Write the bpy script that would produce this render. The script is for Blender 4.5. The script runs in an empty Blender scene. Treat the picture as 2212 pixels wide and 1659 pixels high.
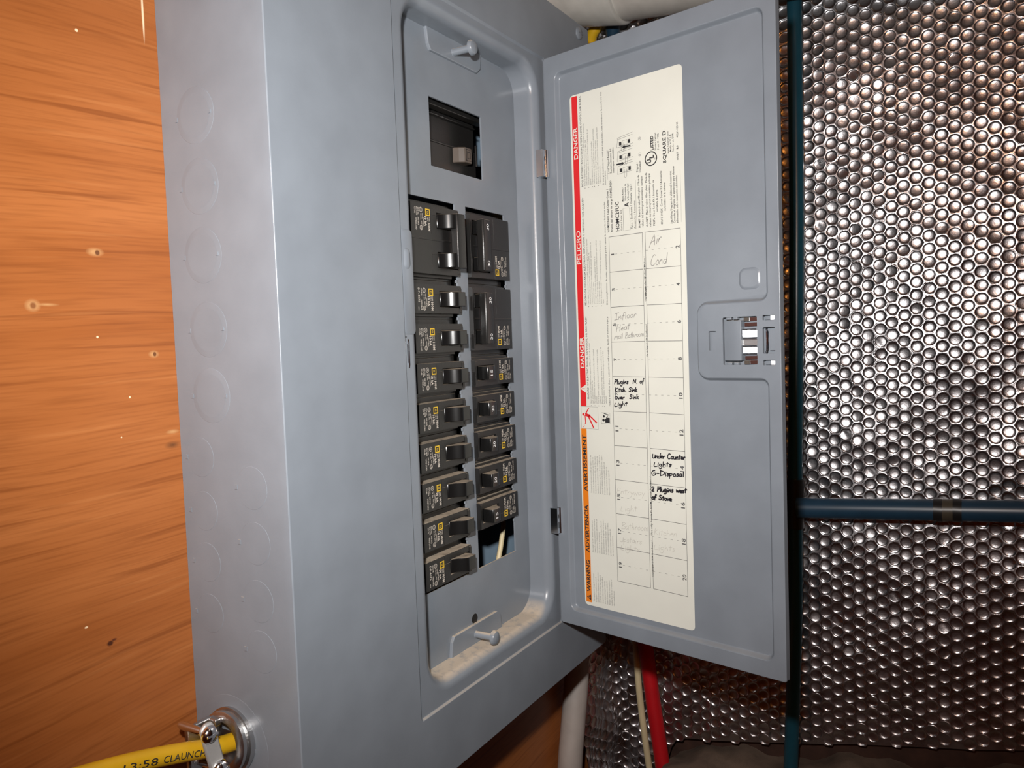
import bpy, bmesh, math, random
from mathutils import Vector, Matrix
import numpy as np
random.seed(7); rng = np.random.default_rng(7)
S = 0.001                                   # the scene is written in millimetres
scene = bpy.context.scene
COL = scene.collection

# ------------------------------------------------------------------ camera
CAMP = Vector((-271.6, -288.8, 162.5))
YAW, PITCH, ROLL = math.radians(30.62), math.radians(-3.20), math.radians(-2.06)
fwd = Vector((math.cos(YAW)*math.cos(PITCH), math.sin(YAW)*math.cos(PITCH), math.sin(PITCH)))
r0 = fwd.cross(Vector((0, 0, 1))).normalized(); u0 = r0.cross(fwd)
RIGHT = r0*math.cos(ROLL) + u0*math.sin(ROLL); UP = u0*math.cos(ROLL) - r0*math.sin(ROLL)
cd = bpy.data.cameras.new('camera'); cam = bpy.data.objects.new('camera', cd); COL.objects.link(cam)
cd.sensor_width = 36; cd.lens = 27.94; cd.clip_start = 0.01; cd.clip_end = 50
M = Matrix(((RIGHT.x, UP.x, -fwd.x, CAMP.x*S), (RIGHT.y, UP.y, -fwd.y, CAMP.y*S), (RIGHT.z, UP.z, -fwd.z, CAMP.z*S), (0, 0, 0, 1)))
cam.matrix_world = M
scene.camera = cam

# ------------------------------------------------------------------ light and exposure
w = bpy.data.worlds.new('world'); scene.world = w; w.use_nodes = True
w.node_tree.nodes['Background'].inputs[0].default_value = (0.05, 0.05, 0.05, 1)
w.node_tree.nodes['Background'].inputs[1].default_value = 0.3
def lamp(name, kind, pos, power, color, radius, target=None):
    d = bpy.data.lights.new(name, kind); d.energy = power; d.color = color; d.shadow_soft_size = radius*S
    o = bpy.data.objects.new(name, d); COL.objects.link(o); o.location = Vector(pos)*S
    if target is not None:
        o.rotation_euler = (Vector(target)-Vector(pos)).to_track_quat('-Z', 'Y').to_euler()
    return o
FP = CAMP - RIGHT*27 + UP*72 + fwd*6
fl = lamp('camera_flash', 'SPOT', FP, 17.5, (1.0, 0.98, 0.96), 9, FP + fwd*500 - UP*10)
fl.data.spot_size = math.radians(96); fl.data.spot_blend = 1.0
lamp('warm_fill', 'POINT', (-620, -365, 400), 3.2, (1.0, 0.36, 0.06), 52)  # added unseen light that gives the foil its orange reflections
lamp('overhead_fill', 'POINT', (120, -900, 1050), 1.0, (1.0, 0.80, 0.62), 60)  # added weak fill from above, in place of the room's ambient light
vs = scene.view_settings
vs.view_transform = 'Standard'; vs.look = 'None'; vs.gamma = 1.0; vs.use_curve_mapping = False
vs.exposure = 0.0

# ------------------------------------------------------------------ materials
def s2l(c):
    return tuple(((v/255)/12.92 if v/255 <= 0.04045 else ((v/255+0.055)/1.055)**2.4) for v in c)
def new_mat(name):
    m = bpy.data.materials.new(name); m.use_nodes = True
    nt = m.node_tree; b = nt.nodes['Principled BSDF']
    return m, nt, b
def N(nt, t, **kw):
    n = nt.nodes.new(t)
    for k, v in kw.items():
        if k == 'op': n.operation = v
        else: setattr(n, k, v)
    return n
def mix(nt, fac, a, b):
    n = nt.nodes.new('ShaderNodeMix'); n.data_type = 'RGBA'
    for sock, v in ((n.inputs[0], fac), (n.inputs[6], a), (n.inputs[7], b)):
        if isinstance(v, (tuple, list)): sock.default_value = (*v[:3], 1)
        elif isinstance(v, (int, float)): sock.default_value = v
        else: nt.links.new(v, sock)
    return n.outputs[2]
def math_n(nt, op, a, b=None, clamp=False):
    n = nt.nodes.new('ShaderNodeMath'); n.operation = op; n.use_clamp = clamp
    for i, v in enumerate((a, b)):
        if v is None: continue
        if isinstance(v, (int, float)): n.inputs[i].default_value = v
        else: nt.links.new(v, n.inputs[i])
    return n.outputs[0]
def pos_scaled(nt, sc, rot=None):
    g = nt.nodes.new('ShaderNodeNewGeometry'); mp = nt.nodes.new('ShaderNodeMapping')
    mp.inputs['Scale'].default_value = sc
    if rot: mp.inputs['Rotation'].default_value = rot
    nt.links.new(g.outputs['Position'], mp.inputs['Vector'])
    return mp.outputs[0]
def noise(nt, vec, scale, detail=3, rough=0.5):
    n = nt.nodes.new('ShaderNodeTexNoise'); n.inputs['Scale'].default_value = scale
    n.inputs['Detail'].default_value = detail; n.inputs['Roughness'].default_value = rough
    nt.links.new(vec, n.inputs['Vector']); return n.outputs['Fac']
def maprange(nt, v, a, b, c=0.0, d=1.0):
    n = nt.nodes.new('ShaderNodeMapRange'); n.inputs[1].default_value = a; n.inputs[2].default_value = b
    n.inputs[3].default_value = c; n.inputs[4].default_value = d; nt.links.new(v, n.inputs[0]); return n.outputs[0]
def bump(nt, b, h, strength, dist):
    n = nt.nodes.new('ShaderNodeBump'); n.inputs['Strength'].default_value = strength; n.inputs['Distance'].default_value = dist
    nt.links.new(h, n.inputs['Height']); nt.links.new(n.outputs[0], b.inputs['Normal'])
def plain(name, col, rough=0.5, metal=0.0, var=0.08, vscale=60, spec=0.5, bmp=0.0, coat=0.0):
    m, nt, b = new_mat(name)
    v = noise(nt, pos_scaled(nt, (1, 1, 1)), vscale, 4)
    c = mix(nt, maprange(nt, v, 0.3, 0.7), tuple(x*(1-var) for x in col), tuple(min(1, x*(1+var)) for x in col))
    nt.links.new(c, b.inputs['Base Color'])
    b.inputs['Roughness'].default_value = rough; b.inputs['Metallic'].default_value = metal
    b.inputs['Specular IOR Level'].default_value = spec; b.inputs['Coat Weight'].default_value = coat
    if bmp: bump(nt, b, noise(nt, pos_scaled(nt, (1, 1, 1)), 900, 2), bmp, 0.0004)
    return m
def dusty(name, col, rough, dustcol, amount, var=0.06, spec=0.5, bmp=0.12, bscale=700):
    """painted or moulded surface with dust settled on what faces up"""
    m, nt, b = new_mat(name)
    v = noise(nt, pos_scaled(nt, (1, 1, 1)), 35, 4)
    c = mix(nt, maprange(nt, v, 0.3, 0.7), tuple(x*(1-var) for x in col), tuple(x*(1+var) for x in col))
    g = nt.nodes.new('ShaderNodeNewGeometry'); sp = nt.nodes.new('ShaderNodeSeparateXYZ')
    nt.links.new(g.outputs['Normal'], sp.inputs[0])
    up = maprange(nt, sp.outputs['Z'], 0.55, 0.95)
    dn = maprange(nt, noise(nt, pos_scaled(nt, (1, 1, 1)), 160, 5, 0.65), 0.15, 0.5)
    f = math_n(nt, 'MULTIPLY', math_n(nt, 'MULTIPLY', up, dn), amount)
    nt.links.new(mix(nt, f, c, dustcol), b.inputs['Base Color'])
    rr = math_n(nt, 'ADD', rough, math_n(nt, 'MULTIPLY', f, 0.5), True)
    nt.links.new(rr, b.inputs['Roughness']); b.inputs['Specular IOR Level'].default_value = spec
    if bmp: bump(nt, b, noise(nt, pos_scaled(nt, (1, 1, 1)), bscale, 2), bmp, 0.0003)
    return m
DUST = s2l((205, 188, 166))
MAT = {}
MAT['paint'] = dusty('grey_enamel', (0.198, 0.224, 0.256), 0.30, DUST, 0.85, spec=0.5, bmp=0.10)
MAT['paint_door'] = dusty('grey_enamel_door', (0.198, 0.224, 0.256), 0.30, DUST, 0.12, spec=0.5, bmp=0.10)
MAT['paint_in'] = plain('grey_enamel_inside', (0.26, 0.36, 0.46), 0.5)
MAT['black'] = dusty('black_moulded_plastic', (0.014, 0.0135, 0.013), 0.34, DUST, 0.75, spec=0.45, bmp=0.15, bscale=1200)
MAT['handle'] = dusty('black_glossy_plastic', (0.008, 0.008, 0.008), 0.22, DUST, 0.6, spec=0.5, bmp=0.0)
MAT['brown'] = plain('brown_grey_plastic', (0.075, 0.060, 0.048), 0.4)
MAT['white_ink'] = plain('white_ink', (0.62, 0.57, 0.50), 0.6)
MAT['yellow_ink'] = plain('yellow_ink', (0.72, 0.47, 0.03), 0.5)
MAT['bright_ink'] = plain('bright_white_ink', (0.8, 0.8, 0.8), 0.6)
MAT['paper'] = plain('cream_label_paper', (0.68, 0.685, 0.615), 0.42, var=0.03, vscale=25)
MAT['red_ink'] = plain('red_ink', (0.66, 0.018, 0.022), 0.42, var=0.03)
MAT['orange_ink'] = plain('orange_ink', (0.74, 0.20, 0.010), 0.42, var=0.03)
MAT['black_ink'] = plain('black_ink', (0.02, 0.02, 0.022), 0.6)
MAT['grey_ink'] = plain('fine_print_ink', (0.13, 0.125, 0.125), 0.6)
MAT['line_ink'] = plain('table_line_ink', (0.10, 0.10, 0.10), 0.6)
MAT['pencil'] = plain('pencil', (0.22, 0.21, 0.20), 0.6)
MAT['faint'] = plain('faint_pencil', (0.43, 0.41, 0.37), 0.6)
MAT['marker'] = plain('black_marker', (0.016, 0.014, 0.02), 0.5)
MAT['chrome'] = plain('bright_zinc', (0.80, 0.81, 0.83), 0.16, 1.0, var=0.03)
MAT['steel'] = plain('dull_zinc', (0.50, 0.50, 0.50), 0.34, 1.0, var=0.1, bmp=0.2)
MAT['cast'] = plain('cast_zinc', (0.58, 0.58, 0.58), 0.30, 1.0, var=0.12, bmp=0.3)
MAT['strap'] = plain('pale_zinc_strap', (0.62, 0.62, 0.60), 0.42, 0.55, var=0.08, bmp=0.3)
MAT['yellow_jacket'] = plain('yellow_cable_jacket', (0.72, 0.42, 0.012), 0.42, bmp=0.15)
MAT['cream'] = plain('cream_insulation', (0.66, 0.56, 0.34), 0.5)
MAT['pvc'] = plain('white_pvc', (0.60, 0.585, 0.54), 0.45)
MAT['pvc_shaded'] = plain('shaded_white_pvc', (0.40, 0.36, 0.33), 0.5)  # white PVC darkened: the panel's shade on the conduit is in this colour
MAT['pvc_grey'] = plain('pale_grey_pvc', (0.56, 0.56, 0.52), 0.38)
MAT['red_pex'] = plain('red_pex', (0.52, 0.006, 0.012), 0.45)
MAT['blue_pex'] = plain('dark_blue_pex', (0.010, 0.060, 0.088), 0.28, spec=0.5)
MAT['blue_dull'] = plain('dull_blue_pex', (0.014, 0.042, 0.075), 0.36)
MAT['crimp'] = plain('black_crimp_ring', (0.012, 0.012, 0.012), 0.35)
MAT['fitting'] = plain('dark_brown_fitting', (0.06, 0.05, 0.035), 0.35)
MAT['concrete'] = plain('rough_brown_ledge', (0.16, 0.115, 0.085), 0.9, var=0.35, vscale=40, bmp=0.6)
MAT['dark'] = plain('dark_timber', (0.05, 0.022, 0.014), 0.8, var=0.3)
MAT['ceiling'] = plain('ceiling_board', (0.32, 0.24, 0.17), 0.8)
MAT['floor'] = plain('floor_board', (0.20, 0.11, 0.06), 0.7)

def wood(name, knots=(), gain=1.0):
    m, nt, b = new_mat(name)
    P = pos_scaled(nt, (1, 1, 1))
    sep = nt.nodes.new('ShaderNodeSeparateXYZ'); nt.links.new(P, sep.inputs[0])
    wav = noise(nt, pos_scaled(nt, (2.6, 1, 4.0)), 1.0, 2)
    zz = math_n(nt, 'ADD', sep.outputs['Z'], math_n(nt, 'MULTIPLY', wav, 0.03))
    # the grain falls a little to the right
    zz = math_n(nt, 'ADD', zz, math_n(nt, 'MULTIPLY', sep.outputs['X'], -0.03))
    xy = math_n(nt, 'ADD', sep.outputs['X'], sep.outputs['Y'])
    def grain(fx, fz, detail):
        c = nt.nodes.new('ShaderNodeCombineXYZ')
        nt.links.new(math_n(nt, 'MULTIPLY', xy, fx), c.inputs[0]); nt.links.new(math_n(nt, 'MULTIPLY', zz, fz), c.inputs[2])
        return noise(nt, c.outputs[0], 1.0, detail)
    broad = grain(2.6, 34.0, 4); lines = grain(7.0, 300.0, 2); fine = grain(30.0, 700.0, 2); streak = grain(9.0, 260.0, 1)
    c = mix(nt, maprange(nt, broad, 0.3, 0.7), tuple(gain*v for v in (0.295, 0.086, 0.018)), tuple(gain*v for v in (0.410, 0.140, 0.038)))
    c = mix(nt, math_n(nt, 'MULTIPLY', maprange(nt, lines, 0.57, 0.68), 0.55), c, tuple(gain*v for v in (0.170, 0.042, 0.007)))
    c = mix(nt, math_n(nt, 'MULTIPLY', maprange(nt, streak, 0.36, 0.28), 0.35), c, tuple(gain*v for v in (0.47, 0.18, 0.055)))
    c = mix(nt, math_n(nt, 'MULTIPLY', maprange(nt, fine, 0.45, 0.75), 0.45), c, tuple(gain*v for v in (0.19, 0.052, 0.010)))
    for (kx, kz, rx, rz, col, soft) in knots:
        dx = math_n(nt, 'DIVIDE', math_n(nt, 'SUBTRACT', sep.outputs['X'], kx*S), rx*S)
        dz = math_n(nt, 'DIVIDE', math_n(nt, 'SUBTRACT', sep.outputs['Z'], kz*S), rz*S)
        d = math_n(nt, 'SQRT', math_n(nt, 'ADD', math_n(nt, 'MULTIPLY', dx, dx), math_n(nt, 'MULTIPLY', dz, dz)))
        c = mix(nt, maprange(nt, d, 1.0, 1.0-soft), c, col)
    nt.links.new(c, b.inputs['Base Color'])
    b.inputs['Roughness'].default_value = 0.42; b.inputs['Specular IOR Level'].default_value = 0.35
    bump(nt, b, lines, 0.08, 0.0006)
    return m
LT, DK = (0.48, 0.25, 0.10), (0.14, 0.05, 0.016)
WH = (0.80, 0.62, 0.40)
MAT['wood'] = wood('varnished_wood', [
    (-71.6, 185.5, 4.0, 3.2, LT, 0.6), (-71.4, 185.5, 1.7, 1.9, (0.24, 0.09, 0.03), 0.5), (-65, 186, 6, 0.9, LT, 0.9),
    (-12.3, 161.6, 3.4, 2.2, LT, 0.7), (-11.8, 161.6, 1.2, 1.4, DK, 0.4),
    (-40.5, 211.7, 5.0, 2.4, LT, 0.7), (-39.4, 211.5, 1.4, 1.5, DK, 0.4),
    (-45.7, 21.3, 2.0, 1.6, (0.07, 0.02, 0.008), 0.5), (-43.6, 22.4, 1.8, 0.8, (0.11, 0.03, 0.012), 0.6),
    (-4.5, 113.5, 5.5, 2.2, DK, 0.9), (-4.0, 120.5, 4.5, 1.4, LT, 0.8),
    (-42.1, 170.9, 0.7, 0.7, WH, 0.4), (-27.2, 140.6, 0.6, 0.7, WH, 0.4), (-42.6, 315.5, 0.9, 0.9, WH, 0.4), (-33, 121, 0.5, 0.5, WH, 0.4),
    (-6.8, 335, 0.8, 16, WH, 0.6), (-57, 33, 1.0, 0.6, WH, 0.4)])
MAT['wood_room'] = wood('varnished_wood_room', (), 1.0)

def foil_mat():
    m, nt, b = new_mat('aluminised_film')
    v = noise(nt, pos_scaled(nt, (1, 1, 1)), 26, 3)
    nt.links.new(mix(nt, maprange(nt, v, 0.3, 0.7), (0.45, 0.44, 0.455), (0.58, 0.57, 0.585)), b.inputs['Base Color'])
    b.inputs['Metallic'].default_value = 1.0
    b.inputs['Coat Weight'].default_value = 0.9; b.inputs['Coat Roughness'].default_value = 0.10; b.inputs['Coat IOR'].default_value = 1.6
    nt.links.new(maprange(nt, noise(nt, pos_scaled(nt, (1, 1, 1)), 90, 2), 0.3, 0.7, 0.26, 0.35), b.inputs['Roughness'])
    bump(nt, b, noise(nt, pos_scaled(nt, (1, 1, 1)), 330, 3, 0.6), 0.25, 0.0006)
    return m
MAT['foil'] = foil_mat()

# ------------------------------------------------------------------ mesh builder
class MB:
    def __init__(s): s.v = []; s.f = []; s.m = []; s.T = None
    def add(s, verts, faces, mi=0):
        o = len(s.v)
        if s.T: verts = [s.T(*p) for p in verts]
        s.v.extend([tuple(p) for p in verts]); s.f.extend([tuple(i+o for i in f) for f in faces]); s.m.extend([mi]*len(faces))
    def box(s, x0, x1, y0, y1, z0, z1, mi=0):
        v = [(x0,y0,z0),(x1,y0,z0),(x1,y1,z0),(x0,y1,z0),(x0,y0,z1),(x1,y0,z1),(x1,y1,z1),(x0,y1,z1)]
        s.add(v, [(3,2,1,0),(4,5,6,7),(0,1,5,4),(1,2,6,5),(2,3,7,6),(3,0,4,7)], mi)
    def loft(s, rings, mi=0, close0=False, close1=False, wrap=True):
        n = len(rings[0]); v = [p for r in rings for p in r]; f = []
        for k in range(len(rings)-1):
            for i in range(n if wrap else n-1):
                j = (i+1) % n; f.append((k*n+i, k*n+j, (k+1)*n+j, (k+1)*n+i))
        if close0: f.append(tuple(range(n-1, -1, -1)))
        if close1: f.append(tuple((len(rings)-1)*n+i for i in range(n)))
        s.add(v, f, mi)
    def tube(s, path, rad, n=16, mi=0, caps=True):
        P = [Vector(p) for p in path]; rings = []; ref = None
        for i, p in enumerate(P):
            t = (P[min(i+1, len(P)-1)] - P[max(i-1, 0)]).normalized()
            if ref is None: ref = Vector((0, 0, 1)) if abs(t.z) < 0.8 else Vector((0, 1, 0))
            a = (ref - t*ref.dot(t)).normalized(); ref = a; b = t.cross(a)
            r = rad[i] if isinstance(rad, (list, tuple)) else rad
            rings.append([tuple(p + (a*math.cos(2*math.pi*k/n) + b*math.sin(2*math.pi*k/n))*r) for k in range(n)])
        s.loft(rings, mi, caps, caps)
    def lathe(s, origin, axis, prof, n=24, mi=0):
        """prof: list of (distance along axis, radius)"""
        t = Vector(axis).normalized(); ref = Vector((0, 0, 1)) if abs(t.z) < 0.8 else Vector((0, 1, 0))
        a = (ref - t*ref.dot(t)).normalized(); b = t.cross(a); o = Vector(origin)
        rings = [[tuple(o + t*d + (a*math.cos(2*math.pi*k/n)+b*math.sin(2*math.pi*k/n))*max(r, 0.01)) for k in range(n)] for d, r in prof]
        s.loft(rings, mi, True, True)
    def extrude_xy(s, prof, z0, z1, mi=0):
        n = len(prof)
        v = [(x, y, z0) for x, y in prof] + [(x, y, z1) for x, y in prof]
        f = [(i, (i+1) % n, n+(i+1) % n, n+i) for i in range(n)] + [tuple(range(n-1, -1, -1)), tuple(range(n, 2*n))]
        s.add(v, f, mi)
    def plate(s, x0, x1, z0, z1, holes, y0, y1, mi=0, back=True):
        """plate facing -y with rectangular holes, hole walls included"""
        xs = sorted({x0, x1, *[h[0] for h in holes], *[h[1] for h in holes]}); zs = sorted({z0, z1, *[h[2] for h in holes], *[h[3] for h in holes]})
        inh = lambda x, z: any(h[0] < x < h[1] and h[2] < z < h[3] for h in holes)
        for i in range(len(xs)-1):
            for j in range(len(zs)-1):
                if inh((xs[i]+xs[i+1])/2, (zs[j]+zs[j+1])/2): continue
                a, b, c, d = xs[i], xs[i+1], zs[j], zs[j+1]
                s.add([(a,y0,c),(b,y0,c),(b,y0,d),(a,y0,d)], [(0,1,2,3)], mi)
                if back: s.add([(a,y1,c),(b,y1,c),(b,y1,d),(a,y1,d)], [(3,2,1,0)], mi)
        for (a, b, c, d, o) in [(x0, x1, z0, z1, 1)] + [(*h, -1) for h in holes]:
            q = [(a,c),(b,c),(b,d),(a,d)]
            for k in range(4):
                (p, r), (t, u) = q[k], q[(k+1) % 4]
                f = [(p,y0,r),(p,y1,r),(t,y1,u),(t,y0,u)]
                s.add(f, [(0,1,2,3) if o > 0 else (3,2,1,0)], mi)
    def build(s, name, mats, parent=None, origin=(0, 0, 0), smooth=35, bevel=0, weld=True, solid=0, smooth_all=False, wn=False):
        me = bpy.data.meshes.new(name); o3 = np.array(origin, float)
        V = (np.array(s.v, float) - o3)*S
        me.from_pydata(V.tolist(), [], s.f)
        mats = mats if isinstance(mats, (list, tuple)) else [mats]
        for mm in mats: me.materials.append(MAT[mm])
        me.polygons.foreach_set('material_index', s.m)
        if weld:
            bm = bmesh.new(); bm.from_mesh(me); bmesh.ops.remove_doubles(bm, verts=bm.verts, dist=1e-6)
            bmesh.ops.recalc_face_normals(bm, faces=bm.faces) if smooth_all != 'keep' else None
            bm.to_mesh(me); bm.free()
        if smooth:
            me.polygons.foreach_set('use_smooth', [True]*len(me.polygons)); me.set_sharp_from_angle(angle=math.radians(smooth))
        me.update()
        ob = bpy.data.objects.new(name, me); COL.objects.link(ob)
        po = Vector(parent['_o']) if parent is not None else Vector((0, 0, 0))
        ob.parent = parent; ob.location = (Vector(origin) - po)*S; ob['_o'] = list(origin)
        if wn:
            md = ob.modifiers.new('normals', 'WEIGHTED_NORMAL'); md.keep_sharp = True; md.weight = 80
        if solid:
            md = ob.modifiers.new('sheet', 'SOLIDIFY'); md.thickness = abs(solid)*S; md.offset = -1 if solid > 0 else 1
        if bevel:
            md = ob.modifiers.new('edge', 'BEVEL'); md.width = bevel*S; md.segments = 2; md.limit_method = 'ANGLE'; md.angle_limit = math.radians(40)
        return ob
def thing(name, label, cat, origin=(0, 0, 0), group=None):
    o = bpy.data.objects.new(name, None); COL.objects.link(o); o.location = Vector(origin)*S; o['_o'] = list(origin)
    o.empty_display_size = 0.01
    return tag(o, label, cat, group)
def tag(o, label, cat=None, group=None):
    o['label'] = label
    if cat: o['category'] = cat
    if group: o['group'] = group
    return o
def struct(o, label=None, cat=None):
    o['kind'] = 'structure'
    if label: o['label'] = label
    if cat: o['category'] = cat
    return o
def rrect(x0, x1, z0, z1, r, n=7):
    pts = []
    for cx, cz, a0 in ((x1-r, z0+r, -90), (x1-r, z1-r, 0), (x0+r, z1-r, 90), (x0+r, z0+r, 180)):
        for k in range(n+1):
            a = math.radians(a0 + 90*k/n); pts.append((cx+r*math.cos(a), cz+r*math.sin(a)))
    return pts
def fill_loops(loops):
    """triangulate a planar region bounded by 2-D loops (first outer, others holes)"""
    bm = bmesh.new(); es = []
    for L in loops:
        vs_ = [bm.verts.new((p[0], p[1], 0)) for p in L]
        for i in range(len(vs_)): es.append(bm.edges.new((vs_[i], vs_[(i+1) % len(vs_)])))
    bmesh.ops.triangle_fill(bm, use_beauty=True, use_dissolve=False, edges=es, normal=(0, 0, 1))
    bm.verts.index_update()
    v = [(q.co.x, q.co.y) for q in bm.verts]; f = []
    for fc in bm.faces:
        idx = [q.index for q in fc.verts]
        if fc.normal.z < 0: idx.reverse()
        f.append(tuple(idx))
    bm.free(); return v, f

# ------------------------------------------------------------------ lettering
_tc = {}
def text2d(s, bold=0.0, res=2):
    key = (s, bold, res)
    if key in _tc: return _tc[key]
    c = bpy.data.curves.new('lettering', 'FONT'); c.body = s; c.size = 1; c.resolution_u = res; c.offset = bold; c.fill_mode = 'FRONT'
    o = bpy.data.objects.new('lettering', c); COL.objects.link(o)
    dg = bpy.context.evaluated_depsgraph_get(); ev = o.evaluated_get(dg); me = ev.to_mesh()
    v = [(p.co.x, p.co.y) for p in me.vertices]; f = [tuple(p.vertices) for p in me.polygons]
    ev.to_mesh_clear(); bpy.data.objects.remove(o); bpy.data.curves.remove(c)
    if v:
        mn = min(p[0] for p in v); mx = max(p[0] for p in v)
    else: mn, mx = 0, 1
    v = [(p[0]-mn, p[1]) for p in v]
    _tc[key] = (v, f, mx-mn); return _tc[key]
CAP = 0.70                                   # cap height of the built-in face at size 1
def put_text(mb, s, start, xdir, ydir, cap, length=None, mi=0, bold=0.0, off=(0, 0, 0), res=1, align='l', squeeze=0.86):
    v, f, wd = text2d(s, bold, res)
    k = cap/CAP; kx = (length/wd) if length else k*squeeze
    L = wd*kx
    sh = {'l': 0, 'c': -L/2, 'r': -L}[align]
    st = Vector(start) + Vector(off); X = Vector(xdir); Y = Vector(ydir)
    mb.add([tuple(st + X*(p[0]*kx+sh) + Y*(p[1]*k)) for p in v], f, mi)
    return L
def ribbon(mb, pts, wd, put, mi=0):
    """flat stroke; put maps 2-D points to 3-D"""
    n = len(pts)
    if n < 2: return
    L, R = [], []
    for i in range(n):
        a = pts[max(i-1, 0)]; b = pts[min(i+1, n-1)]
        t = Vector((b[0]-a[0], b[1]-a[1])); t = t.normalized() if t.length > 1e-6 else Vector((1, 0))
        nx, ny = -t.y*wd/2, t.x*wd/2
        ex = t*wd*0.3 if i == n-1 else (-t*wd*0.3 if i == 0 else Vector((0, 0)))
        L.append(put(pts[i][0]+nx+ex.x, pts[i][1]+ny+ex.y)); R.append(put(pts[i][0]-nx+ex.x, pts[i][1]-ny+ex.y))
    mb.add(R+L, [(i, i+1, n+i+1, n+i) for i in range(n-1)], mi)
def smooth_poly(pts, k=4):
    out = []
    n = len(pts)
    if n < 3: return pts
    for i in range(n-1):
        p0, p1, p2, p3 = pts[max(i-1, 0)], pts[i], pts[i+1], pts[min(i+2, n-1)]
        for j in range(k):
            t = j/k
            out.append(tuple(0.5*((2*p1[d]) + (-p0[d]+p2[d])*t + (2*p0[d]-5*p1[d]+4*p2[d]-p3[d])*t*t + (-p0[d]+3*p1[d]-3*p2[d]+p3[d])*t**3) for d in (0, 1)))
    out.append(pts[-1]); return out

# ================================================================== the room
WY, FX = 78.4, 566.0                        # face of the wooden wall, face of the wall behind the foil
XL, YF, ZB, ZT = -1500, -1900, -1150, 1250
def slab(name, a, mat, label, cat):
    m = MB(); m.box(*a); return struct(m.build(name, mat, smooth=0), label, cat)
slab('wall_back', (XL-60, FX+120, WY, WY+40, ZB, ZT), 'wood', 'orange varnished wooden wall behind the grey panel', 'wall')
slab('wall_right', (FX, FX+120, YF, WY, ZB, ZT), 'dark', 'dark wall behind the foil insulation', 'wall')
slab('wall_left', (XL-60, XL, YF, WY, ZB, ZT), 'wood_room', 'orange wooden wall at the left of the room', 'wall')
slab('wall_front', (XL-60, FX+120, YF-40, YF, ZB, ZT), 'wood_room', 'orange wooden wall behind the viewer', 'wall')
slab('floor', (XL-60, FX+120, YF-40, WY+40, ZB-40, ZB), 'floor', 'brown wooden floor', 'floor')
slab('ceiling', (XL-60, FX+120, YF-40, WY+40, ZT, ZT+40), 'ceiling', 'pale wooden ceiling', 'ceiling')

# ================================================================== the panel
PO = (182.5, WY, -109.5)
panel = thing('electrical_panel', 'grey steel electrical panel with its door swung open on the wooden wall', 'electrical panel', PO)
CX1, CZ0, CZ1 = 365.0, -109.5, 424.0
# box: five thin walls
m = MB(); t = 1.4
m.box(0.4, 0.4+t, 0.6, WY-0.1, CZ0+0.4, CZ1-0.4); m.box(CX1-0.4-t, CX1-0.4, 0.6, WY-0.1, CZ0+0.4, CZ1-0.4)
m.box(0.4+t, CX1-0.4-t, 0.6, WY-0.1, CZ0+0.4, CZ0+0.4+t); m.box(0.4+t, CX1-0.4-t, 0.6, WY-0.1, CZ1-0.4-t, CZ1-0.4)
m.box(0.4+t, CX1-0.4-t, WY-0.1-t, WY-0.1, CZ0+0.4+t, CZ1-0.4-t)
box = m.build('box', 'paint', panel, smooth=0)
m = MB(); m.box(3, CX1-3, WY-3.2, WY-1.6, CZ0+4, CZ1-4); m.build('back_plate', 'paint_in', panel, smooth=0)
# cover: one pressed sheet, raised field, filleted recess
def ring(x0, x1, z0, z1, r, y): return [(x, y, z) for x, z in rrect(x0, x1, z0, z1, r)]
m = MB()
RX0, RX1, RZ0, RZ1 = 95.9, 284.2, -64.7, 377.6   # sunk field that takes the door
rings = [ring(0, CX1, CZ0, CZ1, 1.2, 5.0), ring(0, CX1, CZ0, CZ1, 1.2, 0.7), ring(0.25, CX1-0.25, CZ0+0.25, CZ1-0.25, 1.2, 0.2), ring(0.8, CX1-0.8, CZ0+0.8, CZ1-0.8, 1.2, 0.0),
         ring(RX0, RX1, RZ0, RZ1, 2.5, 0.0), ring(RX0+0.5, RX1-0.5, RZ0+0.5, RZ1-0.5, 2.5, 0.2), ring(RX0+1.2, RX1-1.2, RZ0+1.2, RZ1-1.2, 2.5, 1.3), ring(RX0+1.8, RX1-1.8, RZ0+1.8, RZ1-1.8, 2.5, 1.5)]
OX0, OX1, OZ0, OZ1 = 104.4, 275.2, -57.0, 373.0
for k in range(0, 9):
    a = math.radians(90*k/8); d = 7*math.sin(a); y = 1.5 + 7*(1-math.cos(a))
    rings.append(ring(OX0+d, OX1-d, OZ0+d, OZ1-d, 26-d, y))
rings.append(ring(OX0+7.2, OX1-7.2, OZ0+7.2, OZ1-7.2, 18.8, 20.4))
m.loft(rings)
cover = m.build('cover', 'paint', panel, smooth=75, wn=True)
# dead front
DY = 20.2
SL, ST = 25.5, 256.0                        # slot pitch, top of the breaker openings
LX0, LX1, QX0, QX1 = 128.0, 182.3, 195.2, 247.4
m = MB()
m.plate(106, 273, -55, 371, [(LX0, LX1, 0, ST), (QX0, QX1, 0, ST), (156.9, 220.0, 277.8, 322.6)], DY, DY+1.3)
for k in range(1, 10):                      # stubs of the snapped-out twist plates
    z = 251.0 - SL*k + 2.6
    if k != 1: m.box(LX1-1.2, LX1+0.2, DY, DY+1.2, z, z+2.0)
    if k not in (1, 3): m.box(QX1-1.0, QX1+0.2, DY, DY+1.2, z-1, z+1.0)
m.build('dead_front', 'paint', panel, smooth=0)
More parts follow.
